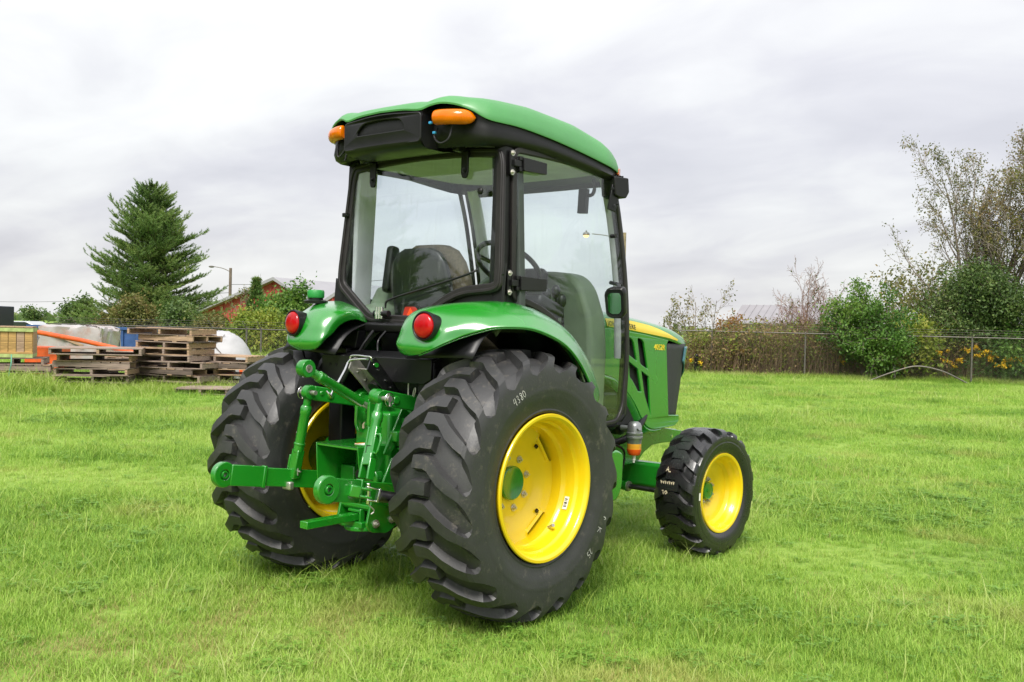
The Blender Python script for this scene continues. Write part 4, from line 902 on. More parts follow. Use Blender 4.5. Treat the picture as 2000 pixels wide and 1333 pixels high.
# pins with spring rings at the tops of the lift rods
def ring_pin(c, s):
    c = Vector(c); o = B().cyl(c+Vector((-.05, 0, 0)), c+Vector((.05, 0, 0)), .011, n=14).cyl(c+Vector((s*.046, 0, 0)), c+Vector((s*.058, 0, 0)), .014, n=14).build('hitch_pin', STEEL, TR)
    B().tube([(c.x+s*.052, c.y+.026*math.cos(a), c.z-.004+.030*math.sin(a)) for a in np.linspace(0, 2*pi, 25)], .0022, 6, caps=False).build('pin_ring', CHROME, o)
    B().cyl(c+Vector((s*.052, -.004, .024)), c+Vector((s*.052, .004, -.032)), .005, n=8).build('pin_clip', STEEL, o)
ring_pin((-.262, -.425, .985), -1); ring_pin((.262, -.440, .990), 1)
# top link held up by its wire hook
tl0, tl1 = Vector((0, -.662, 1.116)), Vector((0.02, -.300, .930)); d = (tl1-tl0).normalized()
TL = empty('top_link', (0, 0, 0), TR)
b = B(); eye(b, tl0, .040, .048, .017); b.tube([tl0+d*.030, tl0+d*.05, tl0+d*.050], [.016, .020, .018], 16); b.build('link_eye', CASTG, TL)
B().lathe([(-.026, .012), (-.026, .018), (0, .024), (.026, .018), (.026, .012)], c=tuple(tl0), n=20, closed=True).build('link_ball', STEEL, TL)
B().tube([tl0+d*.030, tl0+d*.072, tl0+d*.075, tl0+d*.08, tl0+d*.11, tl0+d*.115, tl0+d*.36], [.021, .021, .022, .0265, .0265, .0245, .0245], 24).build('link_tube', GREEN, TL)
B().tube([tl0+d*.355, tl0+d*.41], [.014, .014], 14).build('link_screw', STEEL, TL)
h0 = tl0+d*.19+Vector((-.005, -.02, .018)); B().tube(cat([tuple(h0), tuple(h0+d*.02+Vector((0, -.018, .004))), tuple(h0+d*.075+Vector((0, -.018, .004))), tuple(h0+d*.095)], 14), .0075, 8).build('link_handle', GREEN, TL)
# bracket plates of the top link
for x in (-.042, .045): B().prism(rnd([(-.245, .99), (-.285, 1.0), (-.318, .965), (-.322, .84), (-.300, .80), (-.20, .80), (-.12, .95)], .02), x-.009, x+.009, lambda a, c_, t: (t, a, c_)).build('top_link_bracket', GREEN, TR, bev=.003)
parts_at('bracket_bolt', hexbolt(B(), (0, 0, 0), (0, -1, 0), .008, .007).mesh('bracket_bolt', CASTG, 22), [(0.0, -.285, .905), (0.0, -.285, .845)], TR)
B().box((0, -.26, .88), (.085, .03, .20)).build('bracket_web', CASTG, TR)
# zinc channel with rubber block that carries the hook
def ch(x0, x1): return rnd([(-.345, 1.150), (-.318, 1.163), (-.17, 1.003), (-.225, .972), (-.362, 1.105)], .006, 3)
zb = empty('hook_bracket', (.045, .0, .004), TR); zb.scale = (1.25, 1.08, 1.0)
for x in (-.052, .050): B().prism(ch(0, 0), x-.003, x+.003, lambda a, c_, t: (t, a, c_)).build('bracket_plate', STEEL if x < 0 else DARKST, zb)
B().box((0, -.262, 1.068), (.10, .005, .10), Matrix.Rotation(math.radians(42), 3, 'X')).build('bracket_web', STEEL, zb)
B().cyl((0, -.262, 1.012), (0, -.225, 1.045), .032, n=20).build('rubber_buffer', BLACK, zb)
parts_at('bracket_hole', B().cyl((0, 0, 0), (.0045, 0, 0), .005, n=10).mesh('bracket_hole', CHROME), [(.0525, -.30, 1.105), (.0525, -.255, 1.055), (.0525, -.22, 1.02), (-.0485, -.31, 1.09), (-.0485, -.265, 1.05)], zb)
parts_at('bracket_disc', B().cyl((0, 0, 0), (.0045, 0, 0), .011, n=16).mesh('bracket_disc', GREEN), [(.0525, -.312, 1.128)], zb)
B().tube(cat([(.048, -.335, 1.14), (.054, -.345, 1.165), (.03, -.345, 1.168), (-.055, -.345, 1.166), (-.062, -.345, 1.15), (-.058, -.348, 1.143)], 20), .004, 8).tube(cat([(.03, -.33, 1.155), (-.02, -.345, 1.152), (-.058, -.352, 1.143), (-.065, -.37, 1.10), (-.066, -.43, 1.005), (-.064, -.445, .985), (-.05, -.455, .975), (-.03, -.475, .975), (-.022, -.495, .99), (-.03, -.505, 1.008)], 40), .0045, 8).build('wire_hook', CHROME, zb)
B().tube(cat([(.035, -.322, 1.155), (.05, -.33, 1.15), (.04, -.335, 1.135), (.052, -.325, 1.13)], 12), .004, 6).build('hook_spring', STEEL, zb)
# small cranked rod and chain at the right of the case
B().cyl((.20, -.21, .98), (.20, -.21, 1.05), .004, n=8).tube(cat([(.225, -.205, .985), (.232, -.205, 1.02), (.240, -.205, 1.03), (.242, -.205, 1.01), (.232, -.205, .985)], 14), .003, 6).build('wire_rod', STEEL, TR)
B().tube(cat([(.0, -.27, .80), (.0, -.275, .835), (-.008, -.28, .848), (-.022, -.285, .842), (-.024, -.285, .822)], 16), .006, 8).cyl((0, -.27, .785), (0, -.27, .805), .010, n=10).build('hose_hook', mat('cream_plastic', (.55, .45, .32), .6), TR)
# shield over the power take-off
P = .004
b = B(); b.box((-.02, -.315, .752), (.29, .27, .006)); b.prism([(-.455, .755), (-.18, .755), (-.18, .60), (-.27, .52), (-.44, .515)], -.168, -.162, lambda a, c_, t: (t, a, c_)); b.prism([(-.455, .755), (-.18, .755), (-.18, .66), (-.30, .60), (-.44, .64)], .122, .128, lambda a, c_, t: (t, a, c_)); b.box((-.02, -.447, .748), (.29, .006, .014))
b.build('shaft_shield', GREEN, TR, bev=.002)
B().box((.055, -.33, .756), (.11, .055, .0015), Matrix.Rotation(math.radians(4), 3, 'Z')).build('warning_sticker', WHITE, TR)
B().box((.01, -.335, .757), (.02, .05, .0015), Matrix.Rotation(math.radians(4), 3, 'Z')).build('warning_sticker', AMBER, TR)
B().cyl((.06, -.30, .62), (.06, -.385, .62), .022, n=18).cyl((.06, -.385, .62), (.06, -.39, .62), .018, n=18).build('power_shaft', BLACK, TR)
B().tube(cat([(-.06, -.27, .72), (-.055, -.275, .62), (-.05, -.28, .56), (-.09, -.29, .53)], 14), .006, 8).build('pipe', GREEN, TR)
B().tube(cat([(.02, -.27, .60), (.03, -.28, .56), (.05, -.28, .54)], 8), .004, 6).build('pipe', STEEL, TR)
B().box((-.1, -.30, .57), (.10, .03, .14)).build('cover_plate', CASTG, TR, bev=.006)
# drawbar and its support
B().bar((0, -.655, .408), (0, -.10, .412), .052, .034).build('drawbar', GREEN, TR, bev=.003)
parts_at('drawbar_hole', B().cyl((0, 0, 0), (0, 0, .0012), .0125, n=16).mesh('drawbar_hole', CASTG), [(0, -.60, .4255), (0, -.50, .4258), (0, -.41, .4262)], TR)
for x in (-.10, .105): B().prism(rnd([(-.30, .56), (-.345, .50), (-.375, .38), (-.34, .345), (-.24, .33), (-.13, .39), (-.10, .56)], .02), x-.007, x+.007, lambda a, c_, t: (t, a, c_)).build('drawbar_plate', GREEN, TR, bev=.003)
b = B(); b.box((0, -.30, .462), (.20, .10, .020)); b.box((0, -.30, .437), (.09, .11, .014)); b.box((0, -.31, .375), (.14, .12, .03)); b.box((.045, -.345, .415), (.012, .03, .07)); b.cyl((-.095, -.33, .455), (.095, -.33, .455), .016, n=14); b.cyl((0, -.30, .365), (0, -.30, .345), .085, n=30)
b.build('drawbar_support', CASTG, TR, bev=.004)
parts_at('support_bolt', hexbolt(B(), (0, 0, 0), (1, 0, 0), .013, .012).mesh('support_bolt', STEEL, 22), [(.112, -.318, .385), (.112, -.215, .395)], TR)
B().prism(rnd([(-.20, .50), (-.215, .44), (-.19, .42), (-.175, .48)], .01), .113, .117, lambda a, c_, t: (t, a, c_)).prism(rnd([(-.30, .545), (-.32, .50), (-.30, .49), (-.285, .53)], .01), -.09, -.086, lambda a, c_, t: (t, a, c_)).build('plate_slot', INK, TR)
B().cyl((.112, -.16, .33), (.112, -.16, .355), .014, n=12).build('drain_plug', STEEL, TR)
# stabiliser: fork on the right link, clevis and dark tube
p0 = Vector((.398, -.705, .615)); p1 = Vector((.47, -.50, .565)); d = (p1-p0).normalized()
ST = empty('stabiliser', (0, 0, 0), TR)
b = B().bar(p0+Vector((0, 0, .017)), p0+d*.075+Vector((0, 0, .017)), .022, .012).bar(p0-Vector((0, 0, .017)), p0+d*.075-Vector((0, 0, .017)), .022, .012).bar(p0-d*.03, p0+d*.02, .03, .05); b.build('stabiliser_fork', GREEN, ST, bev=.005)
b = B().bar(p0+d*.050+Vector((0, 0, .028)), p0+d*.105+Vector((0, 0, .026)), .024, .006).bar(p0+d*.050-Vector((0, 0, .028)), p0+d*.105-Vector((0, 0, .026)), .024, .006).cyl(p0+d*.06+Vector((0, 0, .045)), p0+d*.06-Vector((0, 0, .045)), .009, n=12).bar(p0+d*.100, p0+d*.110, .03, .058); b.build('clevis', CHROME, ST, bev=.002)
B().cyl(p0+d*.110, p0+d*.36, .0255, n=22).build('stabiliser_tube', DARKST, ST)
B().tube(cat([tuple(p0+d*.06-Vector((0, 0, .045))), tuple(p0+d*.09-Vector((0, 0, .07))), tuple(p0+d*.075-Vector((0, 0, .085)))], 8), .003, 6).build('split_pin', STEEL, ST)
# ------------------------------------------------------------------ ground
def leaf_mat(name, cols, trans=.35, rough=.55, patch=None, pscale=.35):
    """leaf or blade: colour differs from leaf to leaf and slowly across the plant"""
    m = bpy.data.materials.new(name); m.use_nodes = True; nt = m.node_tree; nt.nodes.clear()
    o = N_(nt, 'ShaderNodeOutputMaterial'); g = N_(nt, 'ShaderNodeNewGeometry')
    n = N_(nt, 'ShaderNodeTexNoise'); n.inputs['Scale'].default_value = pscale; n.inputs['Detail'].default_value = 4; L_(nt, g.outputs['Position'], n.inputs['Vector'])
    f = M_(nt, 'ADD', M_(nt, 'MULTIPLY', g.outputs['Random Per Island'], .62), M_(nt, 'MULTIPLY', M_(nt, 'SUBTRACT', n.outputs[0], .5), 1.5))
    f = M_(nt, 'ADD', f, .19, clamp=True)
    k = len(cols); c = RAMP(nt, f, [(i/(k-1), cc) for i, cc in enumerate(cols)])
    if patch:
        n2 = N_(nt, 'ShaderNodeTexNoise'); n2.inputs['Scale'].default_value = patch[1]; n2.inputs['Detail'].default_value = 3; L_(nt, g.outputs['Position'], n2.inputs['Vector'])
        mix = N_(nt, 'ShaderNodeMix', data_type='RGBA'); mix.inputs['B'].default_value = (*patch[0], 1); L_(nt, c, mix.inputs['A'])
        L_(nt, RAMP(nt, n2.outputs[0], [(patch[2], (0, 0, 0)), (patch[2]+.14, (patch[3],)*3)]), mix.inputs['Factor']); c = mix.outputs['Result']
    d = N_(nt, 'ShaderNodeBsdfPrincipled'); d.inputs['Roughness'].default_value = rough; d.inputs['Specular IOR Level'].default_value = .35; L_(nt, c, d.inputs['Base Color'])
    t = N_(nt, 'ShaderNodeBsdfTranslucent'); L_(nt, c, t.inputs[0])
    mx = N_(nt, 'ShaderNodeMixShader'); mx.inputs[0].default_value = trans; L_(nt, d.outputs[0], mx.inputs[1]); L_(nt, t.outputs[0], mx.inputs[2]); L_(nt, mx.outputs[0], o.inputs[0])
    return m
def ground_mat():
    m, nt, b = new_mat('lawn_soil'); g = N_(nt, 'ShaderNodeNewGeometry')
    n = N_(nt, 'ShaderNodeTexNoise'); n.inputs['Scale'].default_value = .45; n.inputs['Detail'].default_value = 5; L_(nt, g.outputs['Position'], n.inputs['Vector'])
    n2 = N_(nt, 'ShaderNodeTexNoise'); n2.inputs['Scale'].default_value = 22; n2.inputs['Detail'].default_value = 6; L_(nt, g.outputs['Position'], n2.inputs['Vector'])
    f = M_(nt, 'ADD', M_(nt, 'MULTIPLY', n.outputs[0], .55), M_(nt, 'MULTIPLY', n2.outputs[0], .45))
    L_(nt, RAMP(nt, f, [(.30, (.085, .14, .03)), (.5, (.18, .29, .05)), (.66, (.27, .37, .08)), (.8, (.29, .29, .12))]), b.inputs['Base Color']); b.inputs['Roughness'].default_value = .95; b.inputs['Specular IOR Level'].default_value = .1
    bp = N_(nt, 'ShaderNodeBump'); bp.inputs['Strength'].default_value = .6; bp.inputs['Distance'].default_value = .03; L_(nt, n2.outputs[0], bp.inputs['Height']); L_(nt, bp.outputs[0], b.inputs['Normal'])
    return m
def gz(x, y):        # the lawn is nearly level
    return -.012
b = B(); b.add([(-1500, -1500, -.012), (1500, -1500, -.012), (1500, 1500, -.012), (-1500, 1500, -.012)], [(0, 1, 2, 3)])
gr = b.build('ground', ground_mat(), smooth=0); tag(gr, 'wide mown lawn under the tractor', None, None, 'structure')
GC = [(.095, .20, .022), (.205, .38, .044), (.325, .50, .072), (.40, .555, .105), (.51, .60, .19)]
GRASS = leaf_mat('grass_blade', GC, .36, .5, ((.45, .40, .14), .9, .58, .6), .5)
GRASSL = leaf_mat('long_grass_blade', [(.16, .30, .02), (.26, .40, .04), (.40, .50, .12), (.5, .55, .22)], .45, .5, None, .5)
DRY = leaf_mat('dry_blade', [(.30, .26, .09), (.42, .36, .14), (.34, .33, .10)], .35, .6)
CLOVER = leaf_mat('clover_leaf', [(.13, .28, .035), (.20, .38, .055), (.29, .46, .08)], .35, .5)
def blade(b, x, y, h, w, az, lean, z0=-.012, seg=3):
    dx, dy = math.cos(az), math.sin(az); px_, py_ = -dy*w/2, dx*w/2; vs = []
    for i in range(seg+1):
        t = i/seg; r = lean*h*t*t; zz = h*t*(1-.28*lean*t); k = 1-t**1.6 if i < seg else 0.04
        vs += [(x+dx*r-px_*k, y+dy*r-py_*k, z0+zz), (x+dx*r+px_*k, y+dy*r+py_*k, z0+zz)]
    b.add(vs, [(2*i, 2*i+1, 2*i+3, 2*i+2) for i in range(seg)])
def tuft(n, rad, h0, h1, w, lean, rnd_):
    b = B()
    for _ in range(n):
        a = rnd_.random()*2*pi; r = rad*math.sqrt(rnd_.random()); hh = h0+(h1-h0)*rnd_.random()**1.6
        blade(b, r*math.cos(a), r*math.sin(a), hh, w*(.7+.6*rnd_.random()), rnd_.random()*2*pi, lean*(.3+rnd_.random()), 0.0)
    return b
def clover(n, rad, rnd_):
    b = B()
    for _ in range(n):
        a = rnd_.random()*2*pi; r = rad*math.sqrt(rnd_.random()); c = Vector((r*math.cos(a), r*math.sin(a), .02+.03*rnd_.random())); s = .007+.005*rnd_.random(); t0 = rnd_.random()*2*pi
        for k in range(3):
            t = t0+2*pi*k/3; d = Vector((math.cos(t), math.sin(t), .15)); p = Vector((-math.sin(t), math.cos(t), 0))
            b.add([c, c+d*s*.7+p*s*.6, c+d*s*1.5+p*s*.45, c+d*s*1.35, c+d*s*1.5-p*s*.45, c+d*s*.7-p*s*.6], [(0, 1, 2, 3, 4, 5)])
        b.tube([(c.x*.9, c.y*.9, 0), tuple(c)], .0008, 3, caps=False)
    return b
def broad(rnd_):
    b = B()
    for k in range(6):
        a = rnd_.random()*2*pi; L = .05+.05*rnd_.random(); w = .014+.01*rnd_.random(); d = Vector((math.cos(a), math.sin(a), 0)); p = Vector((-d.y, d.x, 0)); h = .03+.05*rnd_.random()
        P = [(0, .2, .0), (.35, .9, h), (.7, 1.0, h*1.15), (1, .15, h*.9)]; vs = []
        for t, ww, z in P: q = d*L*t; vs += [q+p*w*ww+Vector((0, 0, z+.006)), q+Vector((0, 0, z)), q-p*w*ww+Vector((0, 0, z+.006))]
        b.add(vs, [f for i in range(3) for f in ((3*i, 3*i+1, 3*i+4, 3*i+3), (3*i+1, 3*i+2, 3*i+5, 3*i+4))])
    return b
r_ = random.Random(3)
kinds = [(tuft(34, .075, .030, .075, .0040, .9, r_), GRASS, 'grass'), (tuft(34, .080, .025, .090, .0038, 1.1, r_), GRASS, 'grass'), (tuft(30, .070, .035, .080, .0044, .7, r_), GRASS, 'grass'), (tuft(28, .085, .020, .060, .0042, 1.3, r_), GRASS, 'grass'),
         (tuft(14, .060, .07, .17, .0046, .9, r_), GRASSL, 'grass'), (tuft(12, .09, .02, .06, .0034, 1.5, r_), DRY, 'grass'), (clover(26, .085, r_), CLOVER, 'grass')]
SRC = []
for i, (bb, mm, nm) in enumerate(kinds):
    p = gp(150+230*i, 3.4+.25*(i % 3), -.012); o = bb.build(nm, mm, smooth=0, loc=p); SRC.append(o); o['kind'] = 'stuff'
def instancer(name, pts, rots, scs, idx, srcs):
    me = bpy.data.meshes.new(name); me.from_pydata([tuple(p) for p in pts], [], [])
    for nm, ty, data in (('rz', 'FLOAT', rots), ('sc', 'FLOAT', scs), ('ix', 'INT', idx)):
        a = me.attributes.new(nm, ty, 'POINT'); a.data.foreach_set('value', np.asarray(data, dtype=np.float32 if ty == 'FLOAT' else np.int32))
    o = bpy.data.objects.new(name, me); COL.objects.link(o); o['kind'] = 'stuff'
    ng = bpy.data.node_groups.new(name+'_nodes', 'GeometryNodeTree'); ng.interface.new_socket('Geometry', in_out='INPUT', socket_type='NodeSocketGeometry'); ng.interface.new_socket('Geometry', in_out='OUTPUT', socket_type='NodeSocketGeometry')
    gi, go = ng.nodes.new('NodeGroupInput'), ng.nodes.new('NodeGroupOutput'); iop = ng.nodes.new('GeometryNodeInstanceOnPoints'); jn = ng.nodes.new('GeometryNodeJoinGeometry')
    for s in reversed(srcs):
        oi = ng.nodes.new('GeometryNodeObjectInfo'); oi.inputs['Object'].default_value = s; oi.inputs['As Instance'].default_value = True; ng.links.new(oi.outputs['Geometry'], jn.inputs[0])
    def attr(nm, ty):
        n = ng.nodes.new('GeometryNodeInputNamedAttribute'); n.data_type = ty; n.inputs['Name'].default_value = nm; return n.outputs['Attribute']
    cx = ng.nodes.new('ShaderNodeCombineXYZ'); ng.links.new(attr('rz', 'FLOAT'), cx.inputs[2])
    try:
        er = ng.nodes.new('FunctionNodeEulerToRotation'); ng.links.new(cx.outputs[0], er.inputs[0]); ro = er.outputs[0]
    except Exception: ro = cx.outputs[0]
    ng.links.new(gi.outputs[0], iop.inputs['Points']); ng.links.new(jn.outputs[0], iop.inputs['Instance']); iop.inputs['Pick Instance'].default_value = True
    ng.links.new(attr('ix', 'INT'), iop.inputs['Instance Index']); ng.links.new(ro, iop.inputs['Rotation']); ng.links.new(attr('sc', 'FLOAT'), iop.inputs['Scale']); ng.links.new(iop.outputs[0], go.inputs[0])
    md = o.modifiers.new('scatter', 'NODES'); md.node_group = ng; return o
def field(d0, d1, dens, tmax=.92):
    n = int(dens*tmax*(d1*d1-d0*d0)); d = np.sqrt(RNG.random(n)*(d1*d1-d0*d0)+d0*d0); t = (RNG.random(n)*2-1)*tmax
    return CAM[None, :2]+FH[None, :2]*d[:, None]+RH[None, :2]*(t*d)[:, None], d
def lump(P, s, seed):   # smooth random field, for drifts of taller and thinner grass
    r = np.random.default_rng(seed); v = 0
    for k in range(5):
        a = r.random()*6.28; f = s*(.6+r.random()*1.4); v = v+np.sin((P[:, 0]*math.cos(a)+P[:, 1]*math.sin(a))*f+r.random()*6.28)
    return v/2.2
P_, D_ = [], []
for d0, d1, dn in ((1.4, 5, 760), (5, 9, 480), (9, 16, 200), (16, 33, 75)):
    p, d = field(d0, d1, dn); P_.append(p); D_.append(d)
P_, D_ = np.concatenate(P_), np.concatenate(D_); n = len(P_)
lm, l2 = lump(P_, 1.4, 5), lump(P_, .7, 9)
keep = RNG.random(n) < np.clip(.92+.25*lm, .55, 1); P_, D_, lm, l2 = P_[keep], D_[keep], lm[keep], l2[keep]; n = len(P_)
u = RNG.random(n); ix = RNG.integers(0, 4, n)
ix[(u < .020+.03*np.clip(lm, 0, 1))] = 4; ix[(u > .945+.03*np.clip(lm, -1, 1)) & (u < .975)] = 5; ix[u > .982] = 6
ix[(l2 > .85) & (u > .93)] = 6
def onlawn(px, py): return gp(px, CAM[2]*FPX/(py-644.08-(px-1000)*math.tan(R_)))
wear = np.zeros(n)                       # worn, drier places
for px, py, rad, k in ((330, 1255, .34, .8), (120, 1290, .40, .75), (620, 1225, .22, .7), (470, 1180, .25, .45), (1180, 1240, .2, .5), (1640, 915, .55, .6), (1480, 930, .45, .5), (1900, 960, .6, .4), (60, 1010, .5, .4), (1750, 1180, .3, .4), (900, 1300, .25, .5)):
    q_ = onlawn(px, py); wear += k*np.exp(-(((P_[:, 0]-q_.x)**2+(P_[:, 1]-q_.y)**2)/rad**2)*(.7+.5*np.sin(P_[:, 0]*9+P_[:, 1]*7)))
w1 = RNG.random(n) < np.clip(wear*.62, 0, .8); ix[w1] = 5
sc = np.where(wear > .3, .80, 1.0)*(.75+.5*RNG.random(n))*np.clip(1+.28*lm, .6, 1.4)*np.interp(D_, [2, 6, 12, 30], [.80, .92, 1.2, 1.6])
instancer('lawn_grass', np.c_[P_, np.full(n, -.012)], RNG.random(n)*6.28, sc, ix, SRC)['label'] = 'mown green grass with clover and dry patches'
# ------------------------------------------------------------------ trees and shrubs
def bark(name, col): return mat(name, col, .9, var=.35, vscale=9, bump=.6, bscale=30, stretch=(1, 1, .25))
BARK = bark('bark', (.13, .10, .075)); BARKG = bark('grey_bark', (.24, .20, .17)); BARKR = bark('reddish_twigs', (.22, .135, .105)); TWIGB = bark('dry_stems', (.20, .135, .085))
def rperp(d, rnd_):
    v = Vector((rnd_.uniform(-1, 1), rnd_.uniform(-1, 1), rnd_.uniform(-1, 1))); v = v-d*v.dot(d)
    return v.normalized() if v.length > 1e-4 else Vector((1, 0, 0))
class Tree:
    """limbs grown branch by branch; leaves sit along the last twigs"""
    def __init__(s, seed): s.r = random.Random(seed); s.b = B(); s.tips = []
    def limb(s, p, d, L, r, lev, opt):
        n = opt['seg'][lev]; pts = [p.copy()]; rad = [r]; d = d.copy()
        for i in range(n):
            d = (d+rperp(d, s.r)*opt['wob'][lev]+Vector((0, 0, opt['up'][lev]))).normalized()
            pts.append(pts[-1]+d*(L/n)); rad.append(max(opt['rmin'], r*(1-(.78 if lev else .62)*(i+1)/n)))
        s.b.tube(pts, rad, max(3, 7-2*lev), caps=False)
        last = lev+1 >= len(opt['seg'])
        if last:
            for i in range(1, len(pts)): s.tips.append((pts[i], (pts[i]-pts[i-1]).normalized(), i/n))
            return
        k = opt['kids'][lev]
        for j in range(k):
            t = opt['t0'][lev]+(1-opt['t0'][lev])*(j+s.r.random())/k; f = t*n; i = min(n-1, int(f)); q = pts[i].lerp(pts[i+1], f-i); dd = (pts[i+1]-pts[i]).normalized()
            a = math.radians(opt['ang'][lev]*(.75+.5*s.r.random())); x = rperp(dd, s.r)
            nd = (dd*math.cos(a)+x*math.sin(a)).normalized()
            s.limb(q, nd, L*opt['len'][lev]*(1.15-.55*t)*(.75+.5*s.r.random()), max(opt['rmin'], rad[i]*.58), lev+1, opt)
    def leaves(s, per, size, spread, droop=.3, aspect=.55, keep=1.0, clip=None):
        b = B(); r = s.r
        for p, d, t in s.tips:
            if r.random() > keep: continue
            for _ in range(per):
                c = p+Vector((r.gauss(0, spread), r.gauss(0, spread), r.gauss(0, spread)))
                if clip and not clip(c): continue
                a = Vector((r.uniform(-1, 1), r.uniform(-1, 1), r.uniform(-1, .6)-droop)).normalized(); n = rperp(a, r); z = size*(.65+.7*r.random())
                q = a.cross(n)*z*aspect*.5
                b.add([c, c+a*z*.45+q, c+a*z, c+a*z*.45-q+n*z*.08], [(0, 1, 2, 3)])
        return b
def plant(name, label, catg, loc, seed, opt, leaf=None, leafm=None, barkm=None, group=None, trunks=1, base_d=(0, 0, 1), lean=.0, rot=0):
    root = tag(empty(name, loc, rot=(0, 0, rot)), label, catg, group); t = Tree(seed)
    for k in range(trunks):
        d = Vector((t.r.uniform(-1, 1)*lean, t.r.uniform(-1, 1)*lean, 1)).normalized(); off = Vector((t.r.uniform(-1, 1), t.r.uniform(-1, 1), 0))*(.12*opt['L'] if trunks > 1 else 0)*.5
        t.limb(off, d, opt['L']*(.8+.3*t.r.random() if trunks > 1 else 1), opt['r']*(.7+.5*t.r.random() if trunks > 1 else 1), 0, opt)
    t.b.build('trunk' if opt['r'] > .045 else 'stems', barkm, root, smooth=60)
    if leaf: t.leaves(**leaf).build('crown', leafm, root, smooth=0)
    return root
OL = leaf_mat('olive_leaf', [(.075, .10, .024), (.135, .155, .038), (.21, .19, .06), (.29, .19, .085)], .35, .55, None, .5)
DG = leaf_mat('dark_leaf', [(.045, .085, .026), (.08, .14, .038), (.125, .19, .05), (.20, .23, .075)], .3, .5, None, .6)
MG = leaf_mat('mid_leaf', [(.045, .115, .022), (.08, .18, .03), (.13, .25, .04), (.21, .31, .06)], .35, .5, None, .7)
YG = leaf_mat('yellow_green_leaf', [(.10, .16, .02), (.18, .26, .03), (.28, .33, .045), (.36, .34, .07)], .4, .5, None, .7)
OR_ = leaf_mat('autumn_leaf', [(.22, .16, .03), (.38, .22, .04), (.36, .14, .03), (.20, .20, .04)], .4, .55, None, .9)
BR = leaf_mat('brown_leaf', [(.14, .10, .05), (.24, .17, .08), (.32, .22, .11), (.20, .19, .075)], .3, .7, None, .8)
NEEDLE = leaf_mat('needles', [(.07, .135, .040), (.13, .23, .058), (.20, .29, .075), (.29, .34, .10)], .34, .55, ((.13, .145, .04), .45, .60, .40), .55)
# ---- the big conifer
def conifer(loc, H, Rb, seed, label, group=None):
    root = tag(empty('conifer_tree', loc), label, 'tree', group); r = random.Random(seed); tb, nb = B(), B()
    tb.tube([(0, 0, 0), (.03, 0, H*.5), (0, .02, H*.97)], [H*.022, H*.013, .012], 9)
    def spray(p, d, L):           # a twig with needles all round it
        up = Vector((0, 0, 1)); n = 11
        for i in range(n):
            t = (i+.6)/n; q = p+d*L*t
            for k in range(3):
                x = rperp(d, r); a = (d*.75+x*.8+up*.22).normalized(); z = L*(.42-.14*t)*(.7+.5*r.random()); w = rperp(a, r)*z*.11
                nb.add([q-w, q+w, q+a*z], [(0, 1, 2)])
    tiers = int(H*4.2)
    for i in range(tiers):
        t = i/tiers; z = H*(.06+.93*t**.92)
        env = Rb*(1-t)**.60*(.88+.12*math.sin(t*23))+.16
        for k in range(r.choice((7, 8, 9)) if t < .85 else 5):
            az = r.random()*2*pi; L = env*(.70+.40*r.random())*(1.25 if r.random() < .10 else 1); rise = .10+.55*t
            d = Vector((math.cos(az), math.sin(az), rise-.18)).normalized(); m = 7; pts = [Vector((0, 0, z))]
            for j in range(m): d = (d+Vector((0, 0, .055))+rperp(d, r)*.06).normalized(); pts.append(pts[-1]+d*L/m)
            tb.tube(pts, [.030*(1-.8*j/m)*(1-.5*t)+.004 for j in range(m+1)], 4, caps=False)
            for j in range(1, m+1):
                if j < 2 and L > 1.0 and r.random() < .5: continue
                dd = (pts[j]-pts[j-1]).normalized(); side = dd.cross(Vector((0, 0, 1))).normalized()
                spray(pts[j], (dd+Vector((0, 0, .25))).normalized(), .42*(.6+.5*r.random()))
                for sg in (-1, 1):
                    if r.random() < .85:
                        q = (dd*.75+side*sg*(.75+.4*r.random())+Vector((0, 0, .18+.2*r.random()))).normalized(); l2 = L*(.30-.018*j)*(.6+.6*r.random())+.12
                        spray(pts[j-1].lerp(pts[j], r.random()), q, min(.62, l2))
                        if l2 > .40: spray(pts[j]+q*l2*.55, (q+side*sg*.3+Vector((0, 0, .3))).normalized(), .36)
    tb.build('trunk', BARK, root, smooth=60); nb.build('crown', NEEDLE, root, smooth=0); return root
conifer(gp(292, 60), zt(352, 60, 289)-.35, 4.15, 11, 'tall dark green conifer standing behind the pallet stacks')
def copy_tree(o, loc, rot, sc, label, group=None):
    c = o.copy(); COL.objects.link(c); c.location = loc; c.rotation_euler = (0, 0, rot); c.scale = (sc,)*3
    for ch in o.children:
        d = ch.copy(); COL.objects.link(d); d.parent = c
    c['label'] = label
    if group: c['group'] = group
    return c
# ---- right-hand trees
TALL = dict(seg=(9, 7, 5, 4), wob=(.10, .13, .18, .22), up=(.06, .09, .05, .02), rmin=.006, kids=(12, 8, 6), t0=(.25, .2, .15), ang=(30, 34, 44), len=(.46, .42, .40), L=8.4, r=.085)
plant('deciduous_tree', 'tall sparse tree with thin olive brown leaves behind the fence', 'tree', gp(1925, 34), 21, dict(TALL, L=6.9), dict(per=3, size=.08, spread=.10, keep=.42), OL, BARKG, trunks=5, lean=.30)
plant('deciduous_tree', 'tall brownish tree cut by the right edge of the picture', 'tree', gp(2035, 33), 35, dict(TALL, L=6.5), dict(per=3, size=.09, spread=.12, keep=.5), OL, BARKG, trunks=4, lean=.22)
BUSH = dict(seg=(6, 5, 4), wob=(.16, .2, .25), up=(.03, .04, .02), rmin=.005, kids=(9, 7), t0=(.12, .15), ang=(52, 50), len=(.58, .50), L=3.0, r=.05)
plant('leafy_bush', 'dense dark green vine covered bush under the tall sparse tree', 'bush', gp(1893, 33.2), 41, dict(BUSH, L=3.0, r=.08, kids=(13, 9)), dict(per=13, size=.10, spread=.20), DG, BARK, trunks=6, lean=.40)
